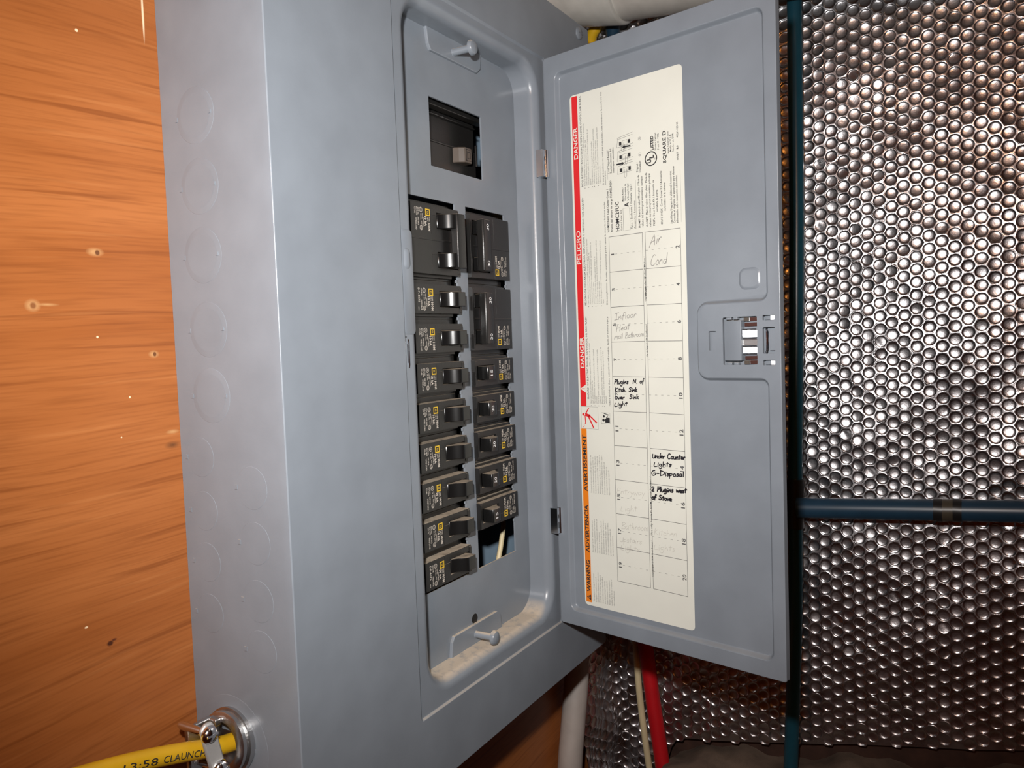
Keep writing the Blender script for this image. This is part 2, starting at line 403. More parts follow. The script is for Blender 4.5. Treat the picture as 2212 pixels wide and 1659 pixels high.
# latch catch pressed into the left margin of the raised field
KF = 1.0122
def sunk(x, y, z): return (-271.6+(x+271.6)*KF, y+3.5, 162.5+(z-162.5)*KF)
m = MB(); m.T = sunk
o = rrect(92.6, 104.0, 167.5, 228.5, 3.0); i_ = rrect(93.4, 103.2, 168.3, 227.7, 2.4)
m.loft([[(x, -2.0, z) for x, z in o], [(x, -2.5, z) for x, z in i_]], 0, False, True)
d0 = rrect(95.0, 100.5, 205.5, 217.5, 2.2); d1 = rrect(96.2, 99.6, 207.0, 216.2, 1.6)
m.loft([[(x, -2.45, z) for x, z in d0], [(x, -3.5, z) for x, z in d1]], 0, False, True)
m.build('catch_plate', 'paint', panel, smooth=60)
m = MB(); m.T = sunk; m.box(92.6, 93.2, -2.12, -1.9, 146.5, 166.5, 1); m.box(92.6, 95.0, -2.12, -1.9, 165.9, 166.5, 1)
m.tube([(96.2, -2.0, 148.2), (96.2, -2.3, 150), (96.2, -2.3, 163), (96.2, -2.0, 164.8)], 0.55, 8, 0); m.box(95.2, 95.6, -2.12, -1.9, 151, 162, 1)
m.build('catch_slot', ['chrome', 'black'], panel)
# cover screws
def screw_head(name, c, r, parent, mat, ax=(0, -1, 0), h=2.0):
    m = MB(); m.lathe(c, ax, [(0, r), (h*0.35, r), (h*0.75, r*0.82), (h, r*0.35)], 20)
    a = Vector(c) + Vector(ax)*h
    m.box(a.x-r*0.8, a.x+r*0.8, a.y-0.12, a.y+h*0.2, a.z-0.35, a.z+0.35) if abs(ax[1]) > 0.5 else None
    return m.build(name, mat, parent, origin=c)
for x, z in ((346, 415.5), (346, -98), (19, 415.5), (19, -103)):
    if (x, z) != (19, -103) and (x, z) != (346, -98): screw_head('cover_screw', (x, 0, z), 5.2, panel, 'paint')
# mounting tabs with long screws
def tab(zs, zc):
    m = MB()
    pts = [(154.6, zs[0]), (156.4, zs[1]), (159, zs[2]), (214, zs[2]), (218.6, zs[1]), (220, zs[0])]
    f = [(x, DY-2.2, z) for x, z in pts]; b = [(x, DY+0.1, z) for x, z in pts]
    m.loft([b, f], 0, False, True); m.build('mounting_tab', 'paint', panel, smooth=0, bevel=0.5)
    m = MB(); c = (184.8, DY-2, zc)
    m.lathe(c, (0, -1, 0), [(0, 2.9), (0.5, 2.4), (14.4, 2.4), (14.4, 5.0), (15.4, 5.0), (17.0, 4.2), (17.8, 2.2)], 20)
    m.build('captive_screw', 'paint', panel, origin=c, smooth=40)
tab((-50.5, -40.0, -36.4), -43.6); tab((366.5, 355.5, 351.8), 357.6)
m = MB(); m.lathe((187, DY-0.05, -33.5), (0, -1, 0), [(0, 3.6), (0.08, 3.6)], 20); m.build('pilot_hole', 'black', panel, origin=(187, DY, -33.5))

# knock-outs on the side wall
def knock(y, z, radii):
    m = MB(); x = 0.4; h = 0.0
    prof = []
    for r in radii: prof += [(h, r+0.15), (h+0.2, r-0.1)]; h += 0.2
    m.lathe((x, y, z), (-1, 0, 0), prof, 40)
    tz = radii[0]
    m.box(x-0.42, x-0.05, y+tz-0.6, y+tz+1.3, z-1.3, z+1.0)
    if len(radii) > 1: m.box(x-0.7, x-0.1, y-radii[-1]-1.0, y-radii[-1]+0.5, z-0.9, z+0.9)
    return m.build('knockout', 'paint', panel, origin=(x, y, z), smooth=60, wn=True)
for y, z in ((52, 281), (51.6, 245.6), (52.2, 210.8), (51.2, 173.1), (51.8, 139.2)): knock(y, z, (14.0, 11.0))
for y, z in ((63, 106.9), (62.5, 78.6), (62.3, 51.3), (62.5, 23.9)): knock(y, z, (10.3,))
for y, z in ((25.5, 93), (25.3, 64.9), (25.2, 35.3), (25.0, 9.4)): knock(y, z, (10.8,))
knock(50, -44, (26, 20.5, 16.5))

# hinges
for x, z in ((271.5, 295), (275.5, 20)):
    m = MB()
    m.tube([(x+1.2, -3.6, z-10), (x+1.2, -3.6, z+10)], 2.3, 14); m.box(x-4.6, x+0.6, -4.4, 1.6, z-10, z+10)
    m.box(x-2.6, x-1.8, -4.55, -4.3, z-6, z-1, 1); m.box(x-2.6, x-1.8, -4.55, -4.3, z+2, z+5, 1)
    m.build('hinge', ['chrome', 'black'], panel, origin=(x, -2, z))

# ------------------------------------------------------------------ door
TH = math.radians(77.95)
HO = Vector((275.97, -2.0, 0)); DU = Vector((-math.cos(TH), -math.sin(TH), 0)); DN = Vector((-math.sin(TH), math.cos(TH), 0))
def DP(u, v, w_): 
    p = HO + DU*u + DN*w_; return (p.x, p.y, v)
DWID = 184.0
def outline(d, n=5):
    q = [(10+d, -50.5+d, 1), (176.3-d, -50.5+d, 1), (176.3-d, 133-d, 1), (127-d, 133-d, 0), (127-d, 180.5+d, 0), (176.3-d, 180.5+d, 1), (176.3-d, 362-d, 1), (10+d, 362-d, 1)]
    out = []
    for i, (x, y, cv) in enumerate(q):
        a = Vector(q[i-1][:2]) - Vector((x, y)); b = Vector(q[(i+1) % len(q)][:2]) - Vector((x, y))
        a.normalize(); b.normalize(); r = max(1.0, 6.0 - d) if cv else 6.0 + d
        c = Vector((x, y)) + (a+b)*r; A0 = Vector((x, y)) + a*r; B0 = Vector((x, y)) + b*r
        for k in range(n+1):
            tt = k/n; ang0 = math.atan2(A0.y-c.y, A0.x-c.x); ang1 = math.atan2(B0.y-c.y, B0.x-c.x)
            da = (ang1-ang0+math.pi) % (2*math.pi) - math.pi
            out.append((c.x+r*math.cos(ang0+da*tt), c.y+r*math.sin(ang0+da*tt)))
    return out
doorO = (HO.x, HO.y, -61.5)
m = MB(); m.T = DP
DZ0, DZ1 = -61.5, 374.4
holes = [rrect(134.6, 140.0, 150.5, 163.2, 0.4, 1), rrect(144.8, 168.5, 141.0, 171.8, 0.8, 2),
         rrect(172.2, 180.2, 140.6, 143.9, 0.3, 1), rrect(172.2, 180.2, 148.0, 164.5, 0.5, 1), rrect(172.2, 180.2, 168.9, 172.0, 0.3, 1)]
outer = rrect(0.6, DWID-0.6, DZ0+0.6, DZ1-0.6, 1.5, 3)
fv, ff = fill_loops([outer, outline(0)] + holes)
m.add([(x, y, 0) for x, y in fv], ff)
m.loft([[(x, y, w_) for x, y in rrect(0.6-e, DWID-0.6+e, DZ0+0.6-e, DZ1-0.6+e, 1.5, 3)] for e, w_ in ((0.6, -5.0), (0.6, -0.6), (0.4, -0.2), (0, 0))])
m.loft([[(x, y, w_) for x, y in outline(d)] for d, w_ in ((0, 0), (0.5, -0.15), (1.0, -0.6), (1.9, -2.9), (2.4, -3.6), (3.0, -4.0))])
iv, iff = fill_loops([outline(3.0)])
m.add([(x, y, -4.0) for x, y in iv], iff)
for e in holes: m.loft([[(x, y, 0) for x, y in e], [(x, y, -1.3) for x, y in e]])
dm = [rrect(155+e, 169.5-e, 189+e, 203-e, 4.5-e*0.5) for e in (0, 0.8, 1.8)]
m.loft([[(x, y, -4.02) for x, y in dm[0]], [(x, y, -3.5) for x, y in dm[1]], [(x, y, -3.2) for x, y in dm[2]]], 0, False, True)
# back skin of the door
m.add([(0.2, DZ0+0.2, -5.2), (DWID-0.2, DZ0+0.2, -5.2), (DWID-0.2, DZ1-0.2, -5.2), (0.2, DZ1-0.2, -5.2)], [(3, 2, 1, 0)])
door = m.build('door', 'paint_door', panel, origin=doorO, smooth=75, wn=True)
tag(door, 'grey panel door standing open with a cream circuit label')
# latch behind the cut-outs
def subpart(name, mats, fn, **kw):
    m = MB(); m.T = DP; fn(m); return m.build(name, mats, door, origin=doorO, **kw)
def dbox(m, u0_, u1_, v0, v1, w0, w1, mi=0, tilt=0.0):
    """box in door coordinates, front face tilted about the vertical by raising its low-u edge"""
    vv = [(u0_,v0,w0),(u1_,v0,w0),(u1_,v1,w0),(u0_,v1,w0),(u0_,v0,w1),(u1_,v0,w1+tilt),(u1_,v1,w1+tilt),(u0_,v1,w1)]
    m.add(vv, [(3,2,1,0),(4,5,6,7),(0,1,5,4),(1,2,6,5),(2,3,7,6),(3,0,4,7)], mi)
subpart('latch_housing', 'paint', lambda m: (dbox(m, 132, 182, 139, 173.5, -9.5, -5.0), dbox(m, 133, 142, 149, 165, -5, -3.0)), smooth=0)
def _slide(m):
    n = 8; prof = [(145.2, -4.9)] + [(145.2 + 12.6*k/n, -1.2 + 1.6*math.sin(math.pi*k/n*0.55)) for k in range(n+1)] + [(157.8, -4.9)]
    r = [[(u, v, w_) for u, w_ in prof] for v in (143.6, 169.6)]
    m.loft(r, 0, True, True)
    for v in (140.9, 170.2): dbox(m, 147, 150.5, v, v+1.6, -4, -0.6); dbox(m, 152, 155, v, v+1.6, -4, -0.6)
subpart('latch_slide', 'paint', _slide, smooth=40, bevel=0.3)
def _spring(m):
    for v0, v1 in ((158.6, 163.4), (148.4, 152.2)):
        for u0_, u1_ in ((154.6, 161.2), (162.0, 168.4)): dbox(m, u0_, u1_, v0, v1, -4.2, -0.3, 0, -2.75)
    dbox(m, 156, 168.4, 153.4, 157.4, -3.6, -2.2, 1, -1.2)
    for v in (148.0, 153.0, 157.8, 163.6): m.tube([(154.4, v, -1.5), (160, v, -0.3), (168.4, v, 0.2)], 0.35, 8, 0)
    m.tube([(154.4, 148, -1.5), (153.8, 150, -1.0), (153.8, 161.6, -1.0), (154.4, 163.6, -1.5)], 0.55, 8, 0)
    for v in (141.3, 144.2, 165.6, 168.8): dbox(m, 159, 168.3, v, v+2.3, -4.2, -2.4, 0, -1.5)
    dbox(m, 158.8, 162, 141.4, 143.6, -3, -1.6, 2); dbox(m, 158.8, 162, 168.8, 171.2, -3, -1.6, 2)
    m.tube([(173.4, 148.5, -2.6), (174.6, 150.5, -1.0), (174.9, 156, -0.6), (174.6, 162, -1.0), (173.4, 164, -2.6)], 0.8, 8, 0)
    dbox(m, 175.8, 179.8, 149.8, 162.6, -4.4, -2.2, 3, 0.3)
    for v in (140.9, 169.2):
        dbox(m, 172.4, 176.2, v, v+2.7, -4.4, -3.4, 3, 0.4); dbox(m, 176.6, 180, v, v+2.7, -4.2, -2.2, 0, -1.4)
subpart('latch_spring', ['chrome', 'steel', 'brown', 'paint'], _spring, smooth=40)

# ------------------------------------------------------------------ door label
KL = 1.00778; UC, VC = 394.8, 162.5           # label lies on the sunk field of the door
lu = lambda u: UC + (u-UC)*KL
lv = lambda v: VC + (v-VC)*KL
WL = -3.85
def LP(u, v, w_=0.0): return DP(lu(u), lv(v), WL + w_)
XD = Vector((0, 0, 1))*KL; YD = -DU*KL        # lettering runs up the door
m = MB()
# paper slab with rounded corners
pr = rrect(24.6, 119.2, -42.4, 340.9, 3.0, 5)
m.loft([[LP(u, v, -0.14) for u, v in pr], [LP(u, v, 0.0) for u, v in pr]], 0, False, True)
MI = {'paper': 0, 'red': 1, 'orange': 2, 'black': 3, 'fine': 4, 'line': 5}
def rect(u0_, u1_, v0, v1, mi, w_=0.03):
    m.add([LP(u0_, v0, w_), LP(u1_, v0, w_), LP(u1_, v1, w_), LP(u0_, v1, w_)], [(0, 1, 2, 3)], MI[mi])
def T(s, u, v, cap, v2=None, mi='fine', bold=0.0, w_=0.05, res=1, align='l'):
    bold += 0.014 if mi in ('black', 'line') else 0.004
    put_text(m, s, LP(u, v, w_), XD, YD, cap, (v2-v) if v2 is not None else None, MI[mi], bold, res=res, align=align)
def line(pts, wd, mi='line', w_=0.05): ribbon(m, pts, wd, lambda a, b: LP(a, b, w_), MI[mi])
rect(26.3, 31.6, 110.4, 339.8, 'red'); rect(25.8, 31.0, -40.0, 93.3, 'orange')
for s, a, b in (('DANGER', 294.1, 317.2), ('PELIGRO', 216.8, 241.5), ('DANGER', 139.4, 162.5)): T(s, 30.7, a, 3.5, b, 'paper', 0.012, 0.07, 3)
for s, a, b in (('AVERTISSEMENT', 45.5, 88.6), ('ADVERTENCIA', -1.5, 35.2), ('WARNING', -32.0, -7.6)): T(s, 30.2, a, 3.4, b, 'black', 0.012, 0.07, 3)
# warning triangles
def tri(u, v, h, mi, w_=0.06): m.add([LP(u, v-h*0.58, w_), LP(u, v+h*0.58, w_), LP(u-h, v, w_)], [(0, 1, 2)], MI[mi])
tri(31.5, 123.6, 5.2, 'paper'); rect(27.9, 30.0, 123.35, 123.85, 'red', 0.09); rect(30.3, 30.8, 123.35, 123.85, 'red', 0.09)
tri(30.4, -36.2, 3.9, 'black'); rect(27.6, 29.1, -36.45, -35.95, 'orange', 0.09); rect(29.4, 29.8, -36.45, -35.95, 'orange', 0.09)
def block(lines, u, du, v, cap, mi='fine', head=None, vmax=None, bullets=()):
    uu = u
    for i, s in enumerate(lines):
        ind = 0.0
        if s.startswith('*'):
            s = s[1:]; T('\u2022', uu+0.45, v-1.9, cap*1.7, None, 'black')
        elif s.startswith('-'): s = s[1:]
        T(s, uu, v, cap, None, mi); uu += du
    return uu
T("RISQUE D'\u00c9LECTROCUTION, D'EXPLOSION OU D'\u00c9CLAIR D'ARC", 34.9, 273.2, 1.5, 339.0, 'line', 0.006)
block(["*Portez un \u00e9quipement de protection personnelle (\u00c9PP) appropri\u00e9 et observez les", "-m\u00e9thodes de travail \u00e9lectrique s\u00e9curitaires. Voir NFPA 70E.", "*Seul un personnel qualifi\u00e9 doit effectuer l'installation et l'entretien de cet", "-appareil.", "*Coupez l'alimentation de cet appareil avant d'y travailler.",
       "*Utilisez toujours un dispositif de d\u00e9tection de tension \u00e0 valeur nominale", "-appropri\u00e9e pour s'assurer que l'alimentation est coup\u00e9e.", "*Replacez tous les dispositifs, les portes et les couvercles avant de mettre", "-l'appareil sous tension."], 37.0, 1.72, 273.4, 1.12)
T("Si ces pr\u00e9cautions ne sont pas respect\u00e9es, cela entra\u00eenera la mort ou des", 53.6, 271.5, 1.2, 337.6, 'line', 0.004); T("blessures graves.", 55.4, 271.5, 1.2, None, 'line')
T("PELIGRO DE DESCARGA EL\u00c9CTRICA, EXPLOSI\u00d3N O DESTELLO POR ARQUEO", 34.6, 186.0, 1.5, 265.3, 'line', 0.006)
block(["*Utilice equipo de protecci\u00f3n personal (EPP) apropiado y siga las pr\u00e1cticas de seguridad", "-el\u00e9ctrica establecidas por su compa\u00f1\u00eda, consulte la norma NFPA 70E.", "*Solamente el personal el\u00e9ctrico especializado deber\u00e1 instalar y prestar servicio de", "-mantenimiento a este equipo.", "*Desenergice el equipo antes de realizar cualquier trabajo en \u00e9l.",
       "*Siempre utilice un dispositivo detector de tensi\u00f3n nominal adecuado para confirmar", "-la desenergizaci\u00f3n del equipo.", "*Antes de energizar el equipo, vuelva a colocar todos los dispositivos, las puertas y", "-tapas."], 36.9, 1.70, 186.4, 1.12)
T("El incumplimiento de estas precauciones podr\u00e1 causar la muerte o lesiones serias.", 53.9, 185.3, 1.2, 259.9, 'line', 0.004)
T("HAZARD OF ELECTRIC SHOCK, EXPLOSION, OR ARC FLASH", 34.3, 115.9, 1.5, 177.4, 'line', 0.006)
block(["*Apply appropriate personal protective equipment (PPE) and follow safe electrical", "-work practices. See NFPA 70E.", "*This equipment must only be installed and serviced by qualified electrical", "-personnel.", "*Turn off all power supplying this equipment before working on or inside",
       "-equipment.", "*Always use a properly rated voltage sensing device to confirm power is off.", "*Replace all devices, doors and covers before turning on power to this", "-equipment."], 36.6, 1.72, 112.6, 1.12)
T("Failure to follow these instructions will result in death or serious injury.", 53.6, 111.2, 1.2, 176.8, 'line', 0.004)
block(["Cet appareil est con\u00e7u et v\u00e9rifi\u00e9 par Square D \u00e0 des", "niveaux de rendement sup\u00e9rieurs aux normes de", "Underwriters Laboratories (UL) et de l'Association", "canadienne de normalisation (CSA). L'utilisation de", "disjoncteurs autres que Square D risque d'affecter la", "tenue de l'utilisation et la fiabilit\u00e9 du produit. Square", "D n'assume aucune responsabilit\u00e9 quant aux", "dommages r\u00e9sultant de l'utilisation de", "disjoncteurs autres que Square D."], 34.4, 2.05, 44.8, 1.12)
block(["Este equipo ha sido dise\u00f1ado y probado por", "Square D a niveles superiores a los est\u00e1ndares", "requeridos por Underwriters Laboratories y la", "CSA. El uso de interruptores", "autom\u00e1ticos que no sean de Square D puede", "afectar adversamente la seguridad del usuario y", "los valores nominales del equipo. Square D", "no asume responsabilidad alguna por da\u00f1os,", "p\u00e9rdidas o lesiones que resulten del", "uso de otros interruptores."], 34.1, 2.05, -0.6, 1.12)
block(["This equipment is designed and tested", "by Square D to performance levels", "which exceed Underwriters Laboratories", "standards. Use of other than Square D", "circuit breakers may adversely affect", "user safety and impair reliability.", "Square D assumes no liability for", "damages, injury or noncompliance", "resulting from the use of devices of", "other manufacturers."], 33.9, 2.05, -38.6, 1.12)
# pictograms
line([(26.4, 93.6), (42.1, 93.4), (42.1, 110.1), (26.4, 110.1), (26.4, 93.6)], 0.2)
def ring2(cu, cv, r, wd, mi, n=28, w_=0.06): ribbon(m, [(cu+r*math.cos(2*math.pi*k/n), cv+r*math.sin(2*math.pi*k/n)) for k in range(n+1)], wd, lambda a, b: LP(a, b, w_), MI[mi])
def disc(cu, cv, r, mi, n=16, w_=0.06): m.add([LP(cu+r*math.cos(2*math.pi*k/n), cv+r*math.sin(2*math.pi*k/n), w_) for k in range(n)], [tuple(range(n))], MI[mi])
disc(28.4, 104.2, 1.0, 'red')
for p, wd in (([(30.4, 104.4), (33.5, 108.8)], 0.9), ([(30.0, 103.6), (30.4, 97.2)], 0.8), ([(31.2, 104.0), (34.0, 103.2)], 2.2), ([(33.6, 103.9), (40.6, 98.4)], 1.1), ([(33.2, 102.8), (37.6, 94.6)], 1.1), ([(30.4, 97.2), (28.6, 96.6), (29.2, 95.6), (27.6, 94.2), (27.8, 93.6)], 0.35)): line(p, wd, 'red', 0.07)
line([(45.0, 98.0), (52.9, 98.0), (52.9, 106.0), (45.0, 106.0), (45.0, 98.0)], 0.2)
disc(47.0, 100.6, 1.1, 'black'); disc(47.4, 103.4, 0.9, 'black'); m.add([LP(48.6, 98.8, 0.06), LP(52.6, 98.6, 0.06), LP(52.6, 102.4, 0.06), LP(50.4, 102.6, 0.06), LP(48.2, 101.2, 0.06)], [(0, 1, 2, 3, 4)], MI['black'])
line([(49.6, 102.2), (51.6, 104.6), (47.6, 105.6)], 0.6, 'black', 0.07)
# product block
T("HOMELINE\u00ae Load Center Cover /", 57.2, 237.3, 1.75, 268.2, 'black', 0.004); T("Frente del centro de carga HOMELINE\u00ae", 60.2, 237.3, 1.75, 273.9, 'black', 0.004)
T("HOMC21UC", 65.9, 237.1, 3.0, 258.0, 'black', 0.006, res=2); T("Series / Serie: S02", 68.5, 237.3, 1.4, 251.8, 'black')
line([(69.5, 236.8), (75.0, 236.8), (75.0, 252.4), (69.5, 252.4), (69.5, 236.8)], 0.22); T("A", 74.2, 253.2, 3.4, 256.3, 'black', 0.02, res=2)
T("Mains Rating /", 70.2, 257.5, 1.4, 267.5, 'black'); T("Valor nominal de", 72.4, 257.5, 1.4, 269.5, 'black'); T("la l\u00ednea principal", 74.6, 257.5, 1.4, 269.3, 'black')
T("Type 1 Enclosure / Gabinete Tipo 1", 77.2, 237.3, 1.6, 268.7, 'black'); T("Accessories / Accesorios", 80.0, 237.2, 1.5, 256.5, 'black'); line([(80.6, 237.0), (80.6, 271)], 0.15)
for u, a, b, s1, s2 in ((83.7, 237.4, 273.8, "HOMFP  Branch breaker filler plate / Placa de", "relleno del interruptor autom\u00e1tico derivado"), (89.9, 237.3, 274.3, "QOMFP  Main breaker filler plate / Placa de", "relleno del interruptor autom\u00e1tico principal"), (95.6, 237.3, 268.5, "PK2FL  Door Lock Kit / Accesorio de", "cerradura de puerta"), (101.8, 237.2, 273.6, "40201 3002K  Cover Screw Kit / Accesorio", "de tornillos de la cubierta")):
    T(s1, u, a, 1.5, b, 'black', 0.003); T(s2, u+2.6, a+(9 if u > 95 else 0), 1.5, b-1 if u < 95 else None, 'black', 0.003)
for k, s in enumerate(("See Wiring Diagram for additional Accessories.", "Consulte el diagrama de alambrado para obtener", "informaci\u00f3n sobre accesorios adicionales.")): T(s, 109.4+2.2*k, 237.0, 1.5, (272.5, 275.4, 269)[k], 'black', 0.003)
line([(116.2, 237.2), (116.2, 272)], 0.12); line([(57.0, 275), (57.0, 296)], 0.12)
for k, s in enumerate(("Local Tripped Reset /", "Restablecimiento del", "interruptor autom\u00e1tico")): T(s, 58.6+2.1*k, 278.8, 1.4, (295.2, 296.0, 296.8)[k], 'black', 0.006)
for j, v in enumerate((277.0, 286.2, 295.6)):   # three little breakers
    line([(65.6, v), (66.4, v+5.6), (66.2, v+6.6)], 0.2); line([(66.4, v+5.6), (79.0, v+7.0)], 0.2); line([(66.2, v+6.6), (79.0, v+8.6)], 0.2); line([(65.6, v), (79.2, v+1.0)], 0.2)
    rect(67.6, 69.6, v+1.2, v+3.6, 'black'); rect(75.0, 77.0, v+1.6, v+4.2, 'black')
    line([(70.4, v+1.0), (74.4, v+1.2), (74.4, v+4.2), (70.4, v+4.0), (70.4, v+1.0)], 0.2)
    hu = (71.6, 72.6, 69.6)[j]
    line([(hu, v+2.6), (hu-0.2, v-2.4), (hu+0.7, v-3.4), (hu+1.8, v-2.4), (hu+2.0, v+2.6)], 0.24)
for v, a, b in ((284.0, 65.2, 70.6), (295.2, 76.8, 71.2)):
    line([(a, v), (b+(0.8 if a > b else -0.8), v)], 1.1, 'black'); s_ = 1 if b > a else -1
    m.add([LP(b-1.2*s_, v-1.3, 0.06), LP(b+1.2*s_, v, 0.06), LP(b-1.2*s_, v+1.3, 0.06)], [(0, 1, 2)], MI['black'])
T("Tripped /", 83.0, 275.8, 1.5, 282.5, 'black'); T("Disparado", 85.2, 275.4, 1.5, 283.4, 'black'); T("(1)", 85.4, 286.4, 1.9, None, 'fine'); T("(2)", 85.4, 297.2, 1.9, None, 'fine')
ring2(93.6, 283.2, 4.6, 0.8, 'black'); T("U", 93.6, 280.3, 3.4, 283.0, 'black', 0.03, res=2); T("L", 95.8, 283.3, 3.4, 285.4, 'black', 0.03, res=2); T("US", 97.2, 282.0, 0.9, None, 'black')
T("LISTED", 95.8, 288.7, 2.3, 298.4, 'black', 0.02, res=2); T("Electric Cabinet", 98.0, 288.2, 1.3, 300.0, 'black'); T("Front H - 7192", 100.2, 288.2, 1.3, 299.0, 'black')
T("SQUARE D", 105.6, 278.2, 2.5, 300.0, 'black', 0.01, res=2); T("www.SquareD.com", 107.9, 284.0, 1.2, 298.8, 'black'); T("Made in U.S.A.", 109.8, 285.2, 1.3, 296.8, 'black'); T("Hecho en EUA", 111.7, 285.0, 1.3, 297.0, 'black')
T("09/07   R0", 115.2, 278.6, 1.4, 288.2, 'black', 0.01); T("40281-323-01", 115.2, 293.4, 1.3, 303.4, 'black')
# circuit table
TU0, TU1, TM0, TM1 = 56.6, 115.2, 85.0, 87.4
TV = [233.7 - 25.25*k for k in range(11)]
for a in (TU0, TM0, TM1, TU1): line([(a, TV[0]), (a-0.9, TV[-1])], 0.28)
for k, v in enumerate(TV):
    s_ = -0.09*k; line([(TU0+s_, v+0.1), (TM0+s_, v)], 0.32); line([(TM1+s_, v), (TU1+s_, v-0.4)], 0.32)
for k in range(10):
    v = TV[k]-12.6; s_ = -0.09*k
    for a, b in ((61.6, TM0), (TM1, 109.8)):
        q = a
        while q < b: line([(q+s_, v), (min(q+1.7, b+1.5)+s_, v)], 0.2); q += 5.0
    for nn_, uu_, cp_ in ((2*k+1, 60.6, 2.6), (2*k+2, 114.2, 2.9)):
        ln_ = 1.0 if nn_ == 1 else (2.2 if nn_ < 10 else 4.3)
        T(str(nn_), uu_+s_, v-ln_/2, cp_, v+ln_/2, 'line', 0.01, res=2)
for a, b in ((217, 186), (170, 147), (140, 148), (62, 20), (16, -10)):
    T("Use only Square D HOM Circuit Breakers /" if a > b else "", 86.9, min(a, b), 1.25, max(a, b), 'black', 0.008) if a > b else None
T("Utilice solo interruptores HOM", 86.9, 188, 1.2, 212, 'black', 0.01)
# handwriting
G = {
'A': (1.5, [[(0,-.2),(.75,2),(1.3,0)],[(.2,.7),(1.2,.8)]]), 'B': (1.3, [[(.2,0),(.4,2)],[(.2,1.9),(1.0,1.9),(1.1,1.4),(.4,1.0),(1.2,.7),(1.1,.05),(.1,0)]]), 'C': (1.3, [[(1.1,1.8),(.6,2),(.1,1.2),(.2,.3),(.7,0),(1.2,.3)]]),
'D': (1.5, [[(.2,0),(.2,2)],[(0,1.9),(1.0,1.6),(1.4,1.0),(1.0,.3),(.1,0)]]), 'E': (1.2, [[(1.0,1.9),(.3,2),(.2,1.1),(.8,1.05)],[(.2,1.1),(.1,.2),(.5,0),(1.1,.2)]]), 'G': (1.4, [[(1.0,1.9),(.4,1.7),(.1,.8),(.5,0),(1.2,.3),(1.2,.9),(.6,.8)]]),
'H': (1.4, [[(.2,0),(.3,2)],[(1.1,0),(1.2,2)],[(.2,1),(1.2,1.1)]]), 'I': (1.1, [[(.1,2),(1.1,2.1)],[(.6,2),(.5,0)],[(0,0),(1.0,.05)]]), 'K': (1.3, [[(.2,0),(.3,2)],[(1.1,1.8),(.3,.9),(1.2,0)]]), 'L': (1.0, [[(.2,1.6),(.1,.1),(.9,.1)]]),
'M': (1.7, [[(0,0),(.3,1.3),(.7,.3),(1.2,1.3),(1.4,0)]]), 'N': (1.4, [[(.1,0),(.2,1.7),(1.0,.1),(1.2,1.8)]]), 'O': (1.2, [[(.6,1.4),(.1,.8),(.3,.1),(.9,.1),(1.0,.9),(.6,1.4)]]), 'P': (1.1, [[(.2,0),(.3,1.9)],[(.2,1.8),(.9,1.8),(1.0,1.2),(.3,.9)]]),
'S': (1.2, [[(1.0,1.7),(.5,1.9),(.2,1.4),(.8,.9),(.9,.3),(.4,0),(.1,.3)]]), 'U': (1.2, [[(.1,1.5),(.1,.4),(.5,0),(1.0,.4),(1.0,1.5),(1.1,0)]]), '2': (1.1, [[(.1,1.4),(.5,1.8),(.9,1.3),(.2,.1),(1.0,.1)]]), '-': (1.1, [[(.2,.8),(.9,.9)]]), '.': (.5, [[(.2,0),(.3,.08)]]), ' ': (.9, []),
'a': (1.0, [[(.8,.9),(.4,1),(.1,.5),(.3,.05),(.75,.35),(.8,.95),(.9,0)]]), 'b': (1.0, [[(.15,2),(.15,.05),(.7,.1),(.8,.7),(.2,.9)]]), 'c': (.9, [[(.8,.85),(.4,1),(.1,.5),(.35,0),(.85,.2)]]), 'd': (1.0, [[(.75,.8),(.3,.9),(.1,.4),(.4,0),(.8,.4)],[(.85,2),(.8,.0)]]),
'e': (.9, [[(.1,.5),(.8,.6),(.5,1),(.15,.7),(.2,.15),(.8,.1)]]), 'f': (.8, [[(.8,1.8),(.5,2),(.35,1.4),(.25,-.3)],[(.05,.9),(.7,1)]]), 'g': (1.0, [[(.8,.9),(.3,1),(.1,.5),(.4,.1),(.8,.6),(.75,-.6),(.3,-.9),(.1,-.5)]]), 'h': (1.0, [[(.15,2),(.15,0)],[(.15,.6),(.5,.95),(.75,.6),(.8,0)]]),
'i': (.5, [[(.2,.9),(.25,0)],[(.25,1.4),(.3,1.5)]]), 'k': (.9, [[(.15,1.9),(.15,0)],[(.7,1.0),(.2,.5),(.8,0)]]), 'l': (.5, [[(.2,2),(.25,0)]]), 'm': (1.4, [[(.1,0),(.15,.9),(.5,.9),(.6,0)],[(.6,.6),(1.0,.95),(1.15,0)]]), 'n': (1.0, [[(.1,0),(.15,.95),(.3,.5),(.6,1),(.8,0)]]),
'o': (.95, [[(.5,1),(.1,.6),(.3,.05),(.7,.1),(.8,.7),(.5,1)]]), 'p': (1.0, [[(.1,1),(.1,-.8)],[(.1,.8),(.6,1),(.8,.5),(.15,.1)]]), 'r': (.8, [[(.15,0),(.2,.9)],[(.2,.5),(.5,.95),(.75,.85)]]), 's': (.8, [[(.7,.85),(.3,1),(.2,.65),(.65,.4),(.4,0),(.1,.15)]]), 't': (.8, [[(.35,1.7),(.35,0)],[(0,1.15),(.75,1.2)]]),
'u': (1.0, [[(.1,1),(.15,.2),(.5,0),(.75,.4),(.8,1),(.85,0)]]), 'v': (.9, [[(.1,1),(.4,0),(.8,1)]]), 'w': (1.2, [[(.1,1),(.3,0),(.6,.8),(.8,0),(1.1,1)]]), 'y': (.9, [[(.1,1),(.4,.2)],[(.8,1),(.2,-.9)]]),
}
hr = random.Random(3)
